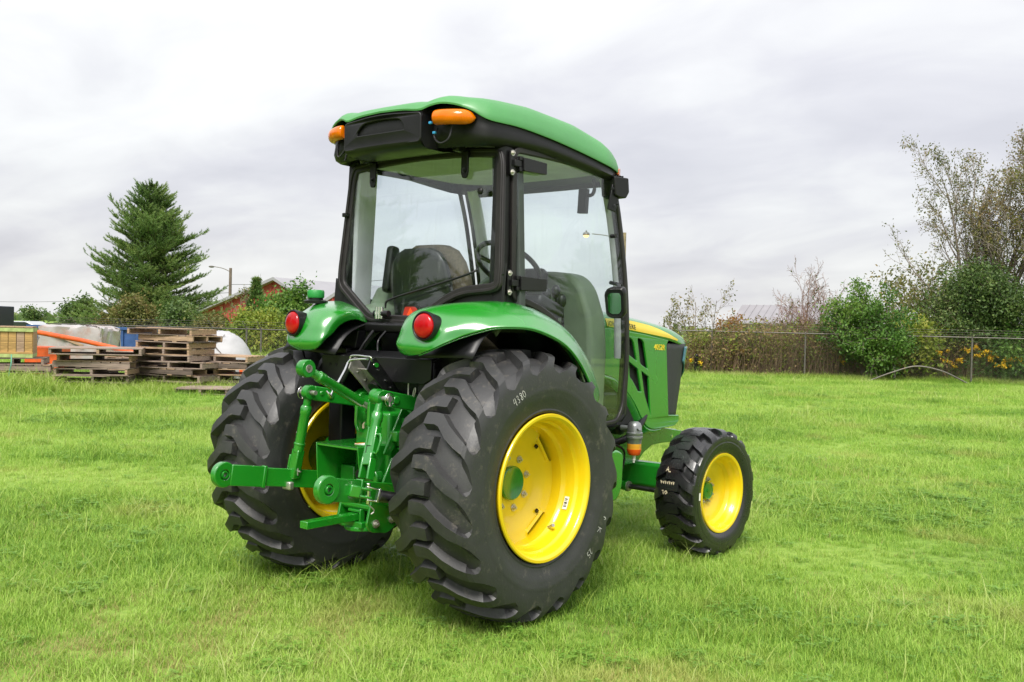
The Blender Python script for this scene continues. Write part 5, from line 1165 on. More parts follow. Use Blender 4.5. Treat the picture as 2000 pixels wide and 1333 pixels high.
plant('leafy_bush', 'olive rounded tree between the green shrub and the vine covered bush', 'bush', gp(1812, 42), 43, dict(BUSH, L=3.6, r=.07), dict(per=6, size=.14, spread=.2), OL, BARK, trunks=4, lean=.25)
plant('leafy_bush', 'bright green branching shrub leaning over the wire fence', 'bush', gp(1692, 32.4), 47, dict(BUSH, L=2.2, r=.045, kids=(12, 8), up=(.05, .07, .03)), dict(per=9, size=.090, spread=.10), MG, BARKG, trunks=6, lean=.62)
plant('leafy_bush', 'yellowish green low bush at the foot of the vine covered bush', 'bush', gp(1800, 32.8), 49, dict(BUSH, L=1.7, r=.035), dict(per=7, size=.12, spread=.13), YG, BARK, trunks=5, lean=.6)
plant('leafy_bush', 'green bush at the right edge behind the goldenrod', 'bush', gp(1985, 32.8), 50, dict(BUSH, L=1.9, r=.035), dict(per=7, size=.12, spread=.14), MG, BARK, trunks=6, lean=.55)
BARE = dict(seg=(7, 6, 5, 3), wob=(.10, .14, .18, .2), up=(.05, .04, .02, .0), rmin=.0045, kids=(9, 7, 4), t0=(.2, .15, .2), ang=(34, 36, 40), len=(.55, .45, .42), L=2.6, r=.03)
plant('bare_shrub', 'nearly leafless pinkish grey shrub in front of the long shed', 'shrub', gp(1572, 33.5), 53, dict(BARE, L=2.65), dict(per=1, size=.08, spread=.06, keep=.05), OL, BARKR, trunks=7, lean=.62)
SAP = dict(seg=(6, 5, 3), wob=(.10, .15, .2), up=(.04, .06, .02), rmin=.005, kids=(8, 5), t0=(.25, .15), ang=(38, 42), len=(.45, .42), L=2.1, r=.025)
plant('sapling', 'thin sapling with scattered green leaves just right of the hood', 'shrub', gp(1318, 34), 57, dict(SAP, L=1.95), dict(per=2, size=.09, spread=.06, keep=.6), OL, BARKG, trunks=3, lean=.25)
plant('sapling', 'taller sapling with sparse leaves behind the left fence corner', 'shrub', gp(1378, 34), 58, dict(SAP, L=2.4), dict(per=2, size=.09, spread=.06, keep=.55), OL, BARKG, trunks=4, lean=.22)
plant('sapling', 'small shrub with orange and yellow autumn leaves', 'shrub', gp(1405, 33.6), 59, dict(SAP, L=1.7), dict(per=4, size=.10, spread=.08, keep=.8), OR_, BARKG, trunks=4, lean=.4)
plant('leafy_bush', 'low green bush among the saplings left of the bare shrub', 'bush', gp(1445, 33.4), 60, dict(BUSH, L=1.35, r=.03), dict(per=6, size=.11, spread=.10), MG, BARK, trunks=6, lean=.7)
plant('leafy_bush', 'low yellow green bush beside the autumn shrub', 'bush', gp(1385, 33.4), 61, dict(BUSH, L=1.2, r=.03), dict(per=6, size=.10, spread=.10), YG, BARK, trunks=5, lean=.7)
# ---- left-hand bushes between conifer and tractor
plant('leafy_bush', 'olive brown bush right of the conifer below the utility pole', 'bush', gp(418, 42), 63, dict(BUSH, L=1.25, r=.045), dict(per=7, size=.14, spread=.16), OL, BARK, trunks=7, lean=.7)
plant('leafy_bush', 'bright yellow green bush left of the tractor fender', 'bush', gp(525, 38), 64, dict(BUSH, L=1.45, r=.045, kids=(11, 8)), dict(per=9, size=.13, spread=.17), YG, BARK, trunks=7, lean=.75)
plant('leafy_bush', 'mid green rounded bush behind the yellow green bush', 'bush', gp(555, 44), 65, dict(BUSH, L=2.2, r=.06, kids=(12, 9)), dict(per=9, size=.15, spread=.2), MG, BARK, trunks=5, lean=.35)
plant('sapling', 'small twiggy sapling against the pale barn roof', 'shrub', gp(474, 44), 66, dict(SAP, L=2.7), dict(per=2, size=.12, spread=.07, keep=.5), OL, BARKG, trunks=2, lean=.12)
def cedar(loc, H, R, seed, label):
    root = tag(empty('cedar_tree', loc), label, 'tree'); r = random.Random(seed); tb, nb = B(), B(); tb.tube([(0, 0, 0), (0, 0, H*.95)], [.07, .01], 6)
    for i in range(900):
        t = r.random()**.8; z = H*(.04+.96*t); e = R*(1-t**2.2)*(.75+.4*r.random())+.04; az = r.random()*2*pi; q = Vector((math.cos(az)*e, math.sin(az)*e, z)); d = Vector((math.cos(az)*.5, math.sin(az)*.5, 1)).normalized()
        for k in range(5):
            a = (d+rperp(d, r)*.6).normalized(); w = rperp(a, r)*.03; l = .22*(.6+.6*r.random()); nb.add([q-w, q+w, q+a*l], [(0, 1, 2)])
    tb.build('trunk', BARK, root); nb.build('crown', NEEDLE, root, smooth=0); return root
cedar(gp(498, 44), zt(547, 44, 498), .42, 3, 'slim pointed evergreen in front of the pale barn roof')
plant('deciduous_tree', 'hazy grey green tree left of the conifer foot', 'tree', gp(150, 85), 68, dict(BUSH, L=2.4, r=.07), dict(per=8, size=.26, spread=.3), DG, BARK, trunks=4, lean=.3)
plant('leafy_bush', 'tiny round tree far off near the left edge', 'tree', gp(68, 210), 69, dict(BUSH, L=3.0, r=.09, seg=(4, 4), kids=(7,), t0=(.2,), ang=(50,), len=(.6,), wob=(.1, .2), up=(0, 0)), dict(per=10, size=.5, spread=.5), DG, BARK, trunks=4, lean=.6)
plant('leafy_bush', 'low olive scrub at the foot of the conifer', 'bush', gp(255, 56), 70, dict(BUSH, L=1.9, r=.05), dict(per=7, size=.17, spread=.22), OL, BARK, trunks=6, lean=.5)
plant('leafy_bush', 'dark scrub at the right foot of the conifer', 'bush', gp(365, 54), 71, dict(BUSH, L=1.7, r=.05), dict(per=8, size=.17, spread=.22), DG, BARK, trunks=7, lean=.7)
# ---- brush along the right-hand fence: one tangled mass of stems, grass and leaves
def thicket():
    r = random.Random(5); st, lf, dk, yl = B(), B(), B(), B()
    for i in range(6600):
        px = r.uniform(1320, 2060); d = 32.3+r.random()**1.3*2.4; p = gp(px, d, -.02); top = np.interp(px, [1320, 1400, 1480, 1560, 1640, 1700, 1800, 1900, 2060], [1.15, 1.45, 1.7, 1.75, 1.75, 1.6, 1.5, 1.4, 1.5])*(.45+.7*r.random())
        az = r.random()*2*pi; ln = r.random()*.55; q = p+Vector((math.cos(az)*ln*top, math.sin(az)*ln*top, top)); m = p.lerp(q, .55)+Vector((0, 0, .10*top)); 
        if r.random() < .62: st.tube([p, m, q], [.007, .005, .002], 3, caps=False)
        n = 9 if r.random() < .62 else 3; tgt = dk if r.random() < .45 else (yl if r.random() < .45 else lf)
        for k in range(n):
            t = r.random()**.7; c = (p.lerp(m, t*2) if t < .5 else m.lerp(q, t*2-1))+Vector((r.gauss(0, .07), r.gauss(0, .07), r.gauss(0, .06))); a = Vector((r.uniform(-1, 1), r.uniform(-1, 1), r.uniform(-.8, .8))).normalized(); w = rperp(a, r); z = .05+.08*r.random()
            if c.z < 0: continue
            tgt.add([c, c+a*z*.5+w*z*.25, c+a*z, c+a*z*.5-w*z*.25], [(0, 1, 2, 3)])
    root = tag(empty('undergrowth'), 'tangled brown and green brush along the wire fence', None, None, 'stuff'); root.location = (0, 0, 0)
    for bb, nm, mm in ((st, 'dry_stems', TWIGB), (lf, 'brown_leaves', BR), (dk, 'green_leaves', OL), (yl, 'yellow_leaves', YG)):
        o = bb.build(nm, mm, root, smooth=0); o['kind'] = 'stuff'
thicket()
# fringe of taller grass where the mower did not reach
def fringe():
    pts, rz, sc, ix = [], [], [], []; r = random.Random(8)
    for i in range(5200):
        px = r.uniform(1318, 2060); d = 31.0+r.random()**.8*1.5; p = gp(px, d, -.012); pts.append(p); rz.append(r.random()*6.28); sc.append(.9+1.0*r.random()); ix.append(r.choice((0, 1, 4, 4, 5, 5)))
    for i in range(2600):
        px = r.uniform(-60, 620); d = np.interp(px, [-60, 100, 300, 480, 620], [17.4, 18.2, 18.8, 20.5, 24])+r.gauss(0, .8); p = gp(px, d, -.012); pts.append(p); rz.append(r.random()*6.28); sc.append((1.0+1.2*r.random())*(1.5 if px < 110 else 1)); ix.append(r.choice((0, 1, 4, 4, 2)))
    for i in range(3000):
        px = r.uniform(380, 660); d = 23+r.random()*9; p = gp(px, d, -.012); pts.append(p); rz.append(r.random()*6.28); sc.append(1.6+2.6*r.random()); ix.append(r.choice((4, 4, 5, 1)))
    instancer('tall_grass', np.array([tuple(p) for p in pts]), rz, sc, ix, SRC)['label'] = 'uncut grass along the fences and pallets'
fringe()
GOLD = mat('goldenrod_flower', (.72, .46, .01), .8, var=.25, vscale=60); STEMG = mat('flower_stem', (.09, .14, .03), .8, var=.3, vscale=20)
def goldenrod(loc, seed, n, H):
    r = random.Random(seed); root = empty('goldenrod', loc); st, fl, lv = B(), B(), B()
    for _ in range(n):
        a = r.random()*6.28; rad = .30*math.sqrt(r.random()); h = H*(.7+.45*r.random()); p = Vector((rad*math.cos(a), rad*math.sin(a), 0)); q = p+Vector((r.gauss(0, .07), r.gauss(0, .07), h)); st.tube([p, p.lerp(q, .5), q], [.006, .005, .003], 3, caps=False)
        for k in range(9):
            c = p.lerp(q, .2+.6*r.random()); d = Vector((r.uniform(-1, 1), r.uniform(-1, 1), .1)).normalized(); w = rperp(d, r); lv.add([c, c+d*.06+w*.012, c+d*.12, c+d*.06-w*.012], [(0, 1, 2, 3)])
        for k in range(5):
            e = q+Vector((r.gauss(0, .07), r.gauss(0, .07), r.uniform(-.10, .06)))
            for j in range(12):
                c = q.lerp(e, r.random())+Vector((r.gauss(0, .018), r.gauss(0, .018), r.gauss(0, .018))); d = rperp(Vector((0, 0, 1)), r); w = rperp(d, r); z = .022; fl.add([c-d*z, c+w*z, c+d*z, c-w*z], [(0, 1, 2, 3)])
    st.build('stems', STEMG, root, smooth=0); lv.build('leaves', MG, root, smooth=0); fl.build('flowers', GOLD, root, smooth=0)['kind'] = 'stuff'; return root
for i, (px, d, n, H, lab) in enumerate(((1838, 32.2, 6, .95, 'goldenrod clump right of the second fence post'), (1866, 32.3, 7, .72, 'low goldenrod clump left of the barbed fence post'), (1908, 31.9, 10, 1.02, 'tallest goldenrod clump at the barbed fence post'), (1928, 32.2, 8, 1.0, 'goldenrod clump close right of the barbed fence post'), (1958, 31.7, 10, .68, 'broad low goldenrod clump right of the fence post'), (1985, 31.9, 7, .72, 'goldenrod clump cut by the right edge'), (1650, 32.4, 4, .66, 'small goldenrod left of the green shrub'), (1440, 32.5, 3, .9, 'thin goldenrod beside the leftmost fence post'), (1350, 32.4, 4, .55, 'goldenrod just right of the tractor nose'))):
    tag(goldenrod(gp(px, d), 90+i, n, H), lab, 'flower', 'yellow goldenrod along the fence')
# far tree line on the horizon
def far_line():
    r = random.Random(12); b = B()
    for i in range(2600):
        px = r.uniform(-500, 2700); d = 420+r.random()*80; c = gp(px, d, 0); h = (1.6+1.8*abs(math.sin(px*.013)+.5*math.sin(px*.041)))*(.6+.8*r.random()); c.z = h*r.random(); a = Vector((r.uniform(-1, 1), r.uniform(-1, 1), r.uniform(-1, 1))).normalized(); w = rperp(a, r); z = 2.2*(.5+r.random()); b.add([c-a*z, c+w*z*.6, c+a*z, c-w*z*.6], [(0, 1, 2, 3)])
    tag(b.build('far_woods', DG, smooth=0), 'low line of far woods on the horizon', None, None, 'stuff')
far_line()
# ------------------------------------------------------------------ pallets, yard goods, fences, buildings
def wood(name, c): return mat(name, c, .85, var=.35, vscale=7, bump=.4, bscale=60, stretch=(.6, 6, 6))
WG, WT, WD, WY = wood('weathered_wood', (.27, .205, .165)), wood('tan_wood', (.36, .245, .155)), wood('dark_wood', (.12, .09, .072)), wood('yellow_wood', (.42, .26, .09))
GRP = mat('faded_green_paint', (.36, .44, .16), .8, var=.25, vscale=9)
_bm = {}
def board_mesh(d, m):
    k = (tuple(round(x, 3) for x in d), m.name)
    if k not in _bm: _bm[k] = B().box((0, 0, 0), d).mesh('board', m, 0)
    return _bm[k]
def pallet(loc, rz, w, dp, label, m=WG, solid=False, h=.125, seed=0, side=True, group='wooden pallets stacked on the grass', miss=()):
    """deck boards across the stringers, stringers along x, bottom boards"""
    r = random.Random(seed); root = tag(empty('pallet', loc, rot=(r.uniform(-.012, .012), r.uniform(-.012, .012), rz)), label, 'pallet', group)
    def put(nm, d, c, mm=None):
        o = bpy.data.objects.new(nm, board_mesh(d, mm or m)); COL.objects.link(o); o.parent = root; o.location = c; o.rotation_euler = (r.uniform(-.01, .01), r.uniform(-.01, .01), r.uniform(-.012, .012)); return o
    t = .018; mats = [m, m, WT if m is WG else WG, m, WD]
    if side:                       # seen from the end of the stringers: dark openings between them
        if solid: put('deck', (w, dp, .02), (0, 0, h-.01))
        else:
            n = 7
            for i in range(n):
                if i in miss: continue
                put('deck_board', (w, dp/n*.84, t), (0, -dp/2+dp/n*(i+.5), h-t/2+r.uniform(0, .003)), r.choice(mats))
        for x in (-w/2+.03, r.uniform(-.05, .05), w/2-.03): put('stringer', (.045, dp-.02, h-2*t-.004), (x, 0, h/2), r.choice(mats))
        for y in (-dp/2+.06, 0, dp/2-.06): put('bottom_board', (w, .10, t), (0, y, t/2), r.choice(mats))
        return root
    if solid: put('deck', (w, dp, .02), (0, 0, h-.01))
    else:
        n = 8
        for i in range(n):
            if i in miss: continue
            put('deck_board', (w/n*.86, dp, t), (-w/2+w/n*(i+.5), 0, h-t/2+r.uniform(0, .003)), r.choice(mats))
    for y in (-dp/2+.02, 0, dp/2-.02): put('stringer', (w, .04, h-2*t-.004), (0, y, h/2), r.choice(mats))
    for x in (-w/2+.06, -w*.17, w*.17, w/2-.06): put('bottom_board', (.10, dp, t), (x, 0, t/2), r.choice(mats))
    return root
def RZ(a): return A_+math.radians(a)
S = 0
def stack(px, dist, rows, where, nouns):
    """rows from the ground up: (width, depth, turn, sideways offset, material, solid, missing)"""
    z = 0; n = len(rows)
    names = {0: 'bottom pallet', n-1: 'top pallet'}
    for i, (w, dp, a, ox, m, so, ms) in enumerate(rows):
        p = gp(px, dist, z); p = p+Vector((RH[0]*ox, RH[1]*ox, 0)); global S; S += 1
        nm = names.get(i, ['', 'second', 'third', 'fourth', 'fifth', 'sixth', 'seventh', 'eighth', 'ninth', 'tenth'][i]+' pallet from the ground')
        pallet(p, RZ(a), w, dp, nm+' '+where, m, so, .128, S, side=(S % 5 != 3), miss=ms); z += .130
    return z
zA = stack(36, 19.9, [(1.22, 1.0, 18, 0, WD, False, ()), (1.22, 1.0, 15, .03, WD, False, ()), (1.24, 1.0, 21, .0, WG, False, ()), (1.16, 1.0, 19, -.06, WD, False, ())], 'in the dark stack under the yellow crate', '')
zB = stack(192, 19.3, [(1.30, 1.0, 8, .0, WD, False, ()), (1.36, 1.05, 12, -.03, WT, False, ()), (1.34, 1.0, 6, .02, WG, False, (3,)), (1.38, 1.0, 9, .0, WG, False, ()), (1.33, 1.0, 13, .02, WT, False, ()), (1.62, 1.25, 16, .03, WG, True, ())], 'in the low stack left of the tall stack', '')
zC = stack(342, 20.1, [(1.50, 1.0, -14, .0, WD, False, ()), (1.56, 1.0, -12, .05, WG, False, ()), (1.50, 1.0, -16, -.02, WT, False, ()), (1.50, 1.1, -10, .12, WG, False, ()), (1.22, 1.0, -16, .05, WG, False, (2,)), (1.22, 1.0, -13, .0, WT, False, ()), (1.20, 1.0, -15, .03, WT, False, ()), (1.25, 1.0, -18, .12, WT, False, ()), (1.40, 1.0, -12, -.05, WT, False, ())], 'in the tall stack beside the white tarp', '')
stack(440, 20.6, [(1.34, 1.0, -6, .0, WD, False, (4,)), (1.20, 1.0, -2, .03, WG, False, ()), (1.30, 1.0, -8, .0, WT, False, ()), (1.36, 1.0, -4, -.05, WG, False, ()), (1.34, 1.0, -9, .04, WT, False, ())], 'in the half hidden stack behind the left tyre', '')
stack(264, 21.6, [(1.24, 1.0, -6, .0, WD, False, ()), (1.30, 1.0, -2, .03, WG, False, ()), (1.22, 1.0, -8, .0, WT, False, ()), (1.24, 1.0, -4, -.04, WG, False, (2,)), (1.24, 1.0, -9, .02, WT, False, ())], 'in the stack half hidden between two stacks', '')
S += 1; pallet(gp(412, 18.6, 0), RZ(-4), 1.0, .9, 'single weathered pallet lying flat in the grass by the left tyre', WG, False, .11, S)
# yellow crate on the dark stack
cz = zA; cr = tag(empty('crate', gp(-2, 19.9, cz), rot=(0, 0, RZ(21))), 'large yellow wooden crate with faded green bands on the dark pallet stack', 'crate')
H = .60
def piece(nm, d, c, m):
    o = bpy.data.objects.new(nm, board_mesh(d, m)); COL.objects.link(o); o.parent = cr; o.location = c; return o
for y in (-.50, .50):
    for i in range(9): piece('plank', (.132, .02, H-.16), (-.57+.1425*i, y, H/2), (WY, WT, WY)[i % 3])
    for zz in (.045, H-.05): piece('rail', (1.30, .026, .07), (0, y*1.045, zz), GRP)
    piece('rail', (1.30, .024, .035), (0, y*1.045, .10), WY)
for x in (-.64, .64):
    for i in range(7): piece('plank', (.02, .132, H-.16), (x, -.43+.143*i, H/2), (WY, WT)[i % 2])
    piece('rail', (.026, 1.0, .07), (x, 0, .045), GRP); piece('rail', (.026, 1.0, .07), (x, 0, H-.05), GRP)
for i in range(8): piece('lid_board', (.155, 1.04, .02), (-.56+.16*i, 0, H+.005), WT)
b = B().tube(cat([(0, 0, .02), (.03, .0, .25), (.10, 0, .42), (.06, .02, .60)], 12), .012, 5); tag(b.build('strap', mat('green_strap', (.16, .42, .30), .5), None, loc=gp(18, 19.2)), 'loose green strap hanging down the dark pallet stack', 'strap')
# orange implement with its long boom
ORG = mat('orange_paint', (.62, .095, .016), .5, var=.25, vscale=5, dust=((.25, .14, .08), .55, 14, .5))
og = tag(empty('implement', gp(150, 22.5, 0)), 'orange steel implement with a long boom behind the pallet stacks', 'implement')
def og_(px, d, z): p = gp(px, d, z); q = og.location; return (p.x-q.x, p.y-q.y, p.z)
B().tube([og_(58, 22.3, 1.02), og_(160, 22.0, .84), og_(262, 21.6, .62)], [.055, .052, .05], 12).build('boom', ORG, og)
b = B(); b.bar(og_(60, 22.8, .36), og_(128, 22.8, .36), .6, .62); b.build('body', ORG, og, bev=.03)
b = B(); b.bar(og_(230, 22.2, .30), og_(480, 22.0, .22), .10, .16); b.bar(og_(250, 22.6, .48), og_(470, 22.4, .46), .08, .08); b.bar(og_(300, 22.2, .05), og_(300, 22.2, .5), .08, .1, RH); b.build('side_frame', ORG, og, bev=.01)
# plastic wrapped load
WRAP = mat('stretch_wrap', (.40, .37, .36), .22, coat=.4, var=.16, vscale=3, dust=((.36, .17, .12), .50, 2.2, .55), bump=.8, bscale=14)
wr = tag(empty('wrapped_load', gp(156, 25.5, 0), rot=(0, 0, RZ(-3))), 'pallet load wrapped in wrinkled clear plastic behind the orange boom', 'load')
r = random.Random(2); rows = []
for z, k in ((.14, 1.0), (.35, .99), (.6, 1.0), (.85, .985), (1.02, .99), (1.10, .96), (1.13, .80), (1.14, .3)):
    rows.append([(.80*k*np.clip(1.9*math.cos(a), -1, 1)+r.gauss(0, .022), .55*k*np.clip(1.9*math.sin(a), -1, 1)+r.gauss(0, .022), z+r.gauss(0, .016)) for a in np.linspace(0, 2*pi, 56, endpoint=False)])
B().grid(rows, wrap_u=True).build('plastic_wrap', WRAP, wr, smooth=25)
b = B(); b.box((0, 0, .07), (1.5, 1.05, .13)); b.build('base', WD, wr)
B().box((-.05, -.585, .80), (.9, .03, .06), Matrix.Rotation(.35, 3, 'Y')).build('strut', WT, wr)
# blue roll-off container behind
BLU = mat('blue_paint', (.035, .085, .24), .5, var=.2, vscale=4, dust=((.12, .10, .09), .6, 9, .5))
bc = tag(empty('container', gp(185, 33, 0), rot=(0, 0, RZ(0))), 'long blue steel container behind the wrapped load', 'container')
B().box((0, 0, .58), (3.6, 1.5, .88)).build('body', BLU, bc); B().box((0, -.79, 1.04), (3.7, .10, .09)).build('rim', BLU, bc)
rib = B().box((0, 0, 0), (.07, .07, .80)).mesh('rib', BLU, 0); parts_at('rib', rib, [(-1.7+.485*k, -.785, .58) for k in range(8)], bc); B().box((0, 0, .09), (3.2, 1.3, .10)).build('skid', WD, bc)
# white car roof and dark trailer at the left edge
WHP = mat('white_car_paint', (.38, .40, .42), .25, coat=.8); DKG = mat('dark_window', (.02, .025, .03), .1, coat=1)
vc = tag(empty('parked_car', gp(40, 50, -.1), rot=(0, 0, RZ(0))), 'white car half hidden behind the yellow crate', 'car')
rows = [[(x, y*s, z) for y, s in ((-.82, 1), (.82, 1))] for x, z, s in ()]
b = B(); b.prism(rnd([(-2.0, .25), (-2.05, .62), (-1.9, .80), (-1.1, .86), (-.6, 1.22), (.7, 1.24), (1.45, .88), (2.0, .80), (2.05, .3)], .12), -.82, .82, lambda a, c_, t: (a, t, c_)); b.build('body', WHP, vc, bev=.05)
for y in (-.826, .826): B().prism(rnd([(-.95, .88), (-.52, 1.17), (.62, 1.19), (1.2, .90)], .04), y-.004, y+.004, lambda a, c_, t: (a, t, c_)).build('window', DKG, vc)
for x in (-1.25, 1.25):
    for y in (-.75, .75): B().cyl((x, y-.09, .31), (x, y+.09, .31), .31, n=20).build('wheel', RUBBER, vc)
NAVY = mat('navy_panel', (.012, .018, .035), .4); td = tag(empty('trailer', gp(-38, 45, 0), rot=(0, 0, RZ(0))), 'dark navy enclosed trailer cut by the left edge', 'trailer')
B().box((0, 0, 1.02), (2.2, 1.6, 1.55)).build('box', NAVY, td, bev=.04); B().prism(rnd([(.92, 1.46), (1.06, 1.50), (1.06, 1.42), (.96, 1.40)], .02), -.815, -.803, lambda a, c_, t: (a, t, c_)).build('white_mark', WHITE, td)
for y in (-.7, .7): B().cyl((0, y-.1, .3), (0, y+.1, .3), .3, n=18).build('wheel', RUBBER, td)
# white tarpaulin over a mound, tied with rope
TARP = mat('white_tarp', (.40, .40, .405), .6, var=.08, vscale=5, bump=.5, bscale=18)
tp = tag(empty('tarp_mound', gp(428, 22.6, 0)), 'white tarpaulin tied over a mound behind the tall pallet stack', 'tarp')
rows = []; r = random.Random(6)
for i in range(13):
    t = i/12*pi/2; rows.append([((.92*math.cos(t)+.02*r.gauss(0, 1))*math.cos(a), (.75*math.cos(t)+.015*r.gauss(0, 1))*math.sin(a), 1.12*math.sin(t)**.8+.012*r.gauss(0, 1)) for a in np.linspace(0, 2*pi, 36, endpoint=False)])
B().grid(rows, wrap_u=True).build('cover', TARP, tp, smooth=60)
def on(a, t): return (.94*math.cos(t)*math.cos(a), .77*math.cos(t)*math.sin(a), 1.14*math.sin(t)**.8)
fa = A_-pi/2
for d0, d1 in ((-.9, .5), (.7, -.4)): B().tube([on(fa+d0+(d1-d0)*k/12, .1+1.0*k/12) for k in range(13)], .008, 5).build('rope', WD, tp)
B().bar((.35, -.3, .28), (.95, -.35, .22), .2, .05).build('red_flap', mat('red_cloth', (.35, .03, .02), .7), tp)
# ---- chain-link fences
GALV = mat('galvanised', (.15, .14, .125), .55, metal=.5, var=.25, vscale=20, dust=((.25, .16, .10), .52, 15, .6))
def fence(name, label, P0, P1, h, posts, barbed, zig=.075):
    P0, P1 = Vector(P0), Vector(P1); d = (P1-P0); L = d.length; d.normalize(); root = tag(empty(name, P0, rot=(0, 0, math.atan2(d.y, d.x))), label, 'fence')
    post = B().cyl((0, 0, -.05), (0, 0, h+.02), .030, n=10).sphere((0, 0, h+.02), .032, 8).mesh('post', GALV)
    arm = B().cyl((0, 0, h), (.0, -.20, h+.24), .014, n=8).mesh('barb_arm', GALV)
    for x in posts:
        o = bpy.data.objects.new('post', post); COL.objects.link(o); o.parent = root; o.location = (x, 0, 0)
        if x in barbed: q = bpy.data.objects.new('barb_arm', arm); COL.objects.link(q); q.parent = o; q.location = (0, 0, 0)
    B().cyl((0, 0, h), (L, 0, h), .021, n=8).build('top_rail', GALV, root)
    if barbed:
        for k in range(3):
            yy, zz = -.07-.065*k, h+.08+.075*k; pts = [(x, yy, zz-.012*math.sin(pi*((x % 3.1)/3.1))) for x in np.linspace(0, L, 40)]; B().tube(pts, .004, 4, caps=False).build('barbed_wire', GALV, root)
    b = B(); n = int(L/zig)
    for k in range(-int(h/zig), n):
        for s in (0, 1):
            x0 = k*zig; x1 = x0+h; za, zb = (0.02, h-.01) if s == 0 else (h-.01, .02)
            if x0 < 0: za += (zb-za)*(-x0/h); x0 = 0
            if x1 > L: zb = za+(zb-za)*((L-x0)/(x1-x0)); x1 = L
            if x1-x0 > .02: b.tube([(x0, .025, za), (x1, .025, zb)], .0020, 3, caps=False)
    o = b.build('chain_link', GALV, root, smooth=0); o['kind'] = 'stuff'; return root
f0, f1 = gp(1325, 32.8), gp(2075, 30.6); Lf = (f1-f0).length
def along(px, A=f0, B2=f1):
    best = min(np.linspace(0, 1, 400), key=lambda t: abs(((A.lerp(B2, t).x-CAM[0])*RH[0]+(A.lerp(B2, t).y-CAM[1])*RH[1])/((A.lerp(B2, t).x-CAM[0])*FH[0]+(A.lerp(B2, t).y-CAM[1])*FH[1])*FPX+1000-px)); return best*(B2-A).length
pr = [along(x) for x in (1391, 1572, 1749, 1898, 2060)]
fence('chain_link_fence', 'rusty chain link fence with barbed wire at the right of the lawn', f0, f1, 1.42, pr, pr[3:4])
g0, g1 = gp(90, 36), gp(640, 30.5); pl = [along(x, g0, g1) for x in (147, 240, 331, 415, 482, 510, 575)]
fence('chain_link_fence', 'grey chain link fence with barbed wire behind the pallets', g0, g1, 1.12, pl, pl)
b = B().tube(cat([tuple(gp(1700, 30.9, .02)), tuple(gp(1745, 30.8, .30)), tuple(gp(1790, 30.7, .50)), tuple(gp(1840, 30.6, .38)), tuple(gp(1893, 30.5, .02))], 30), .024, 8); tag(b.build('bent_pipe', GALV), 'bent grey pipe arching in front of the chain link fence', 'pipe')
b = B(); b.box((0, 0, .30), (.09, .09, .62)); b.sphere((0, 0, .62), .06, 10); b.cyl((0, 0, .48), (0, 0, .53), .07, n=12); tag(b.build('marker_post', BLACK, loc=gp(1361, 32.3)), 'short black marker post in the brush right of the tractor nose', 'post')
# ---- buildings
RED = mat('red_siding', (.36, .055, .045), .6, var=.12, vscale=3); WROOF = mat('white_metal_roof', (.30, .295, .315), .5, var=.06, vscale=1.2); CREAM = mat('cream_siding', (.30, .26, .23), .7, var=.1, vscale=2); BRICKW = mat('brown_wall', (.30, .17, .11), .8, var=.2, vscale=4)
def barn(name, label, pA, pB, eave, ridge, depth, wallm, roofm, off=.5, seams=18, over=.5, wins=()):
    """pA to pB is the front; the ridge stands at fraction off of it and runs backwards (gable front)"""
    pA, pB = Vector(pA), Vector(pB); d = pB-pA; L = d.length; d.normalize(); root = tag(empty(name, pA, rot=(0, 0, math.atan2(d.y, d.x))), label, 'building')
    b = B(); b.prism([(0, 0), (L, 0), (L, eave), (L*off, ridge), (0, eave)], 0, depth, lambda a, c_, t: (a, t, c_)); b.build('wall', wallm, root, smooth=0)
    for k in range(int(L/.9)): 
        x = .45+.9*k; z = eave+(ridge-eave)*(x/(L*off) if x < L*off else (L-x)/(L-L*off)); B().box((x, -.03, z/2), (.06, .06, z-.05)).build('siding_rib', wallm, root)
    for xa, za, xb, zb in ((-over, eave-over*(ridge-eave)/(L*off), L*off, ridge), (L*off, ridge, L+over, eave-over*(ridge-eave)/(L-L*off))):
        b = B(); b.prism([(xa, za), (xb, zb), (xb, zb+.22), (xa, za+.22)], -over, depth+over, lambda a, c_, t: (a, t, c_)); b.build('roof', roofm, root, smooth=0)
    return root
p0, p1 = gp(372, 76), gp(660, 70); barn('barn', 'red barn with white roof edge behind the bushes and utility pole', p0, p1, zt(615, 74, 380)-.2, zt(549, 73, 545), 12, RED, WROOF, off=.60)
p0, p1 = gp(612, 60), gp(745, 58); barn('barn', 'red gabled barn seen beside and under the cab', p0, p1, zt(606, 59, 620), zt(566, 59, 680)+.15, 8, RED, WROOF, off=.52, over=.1)
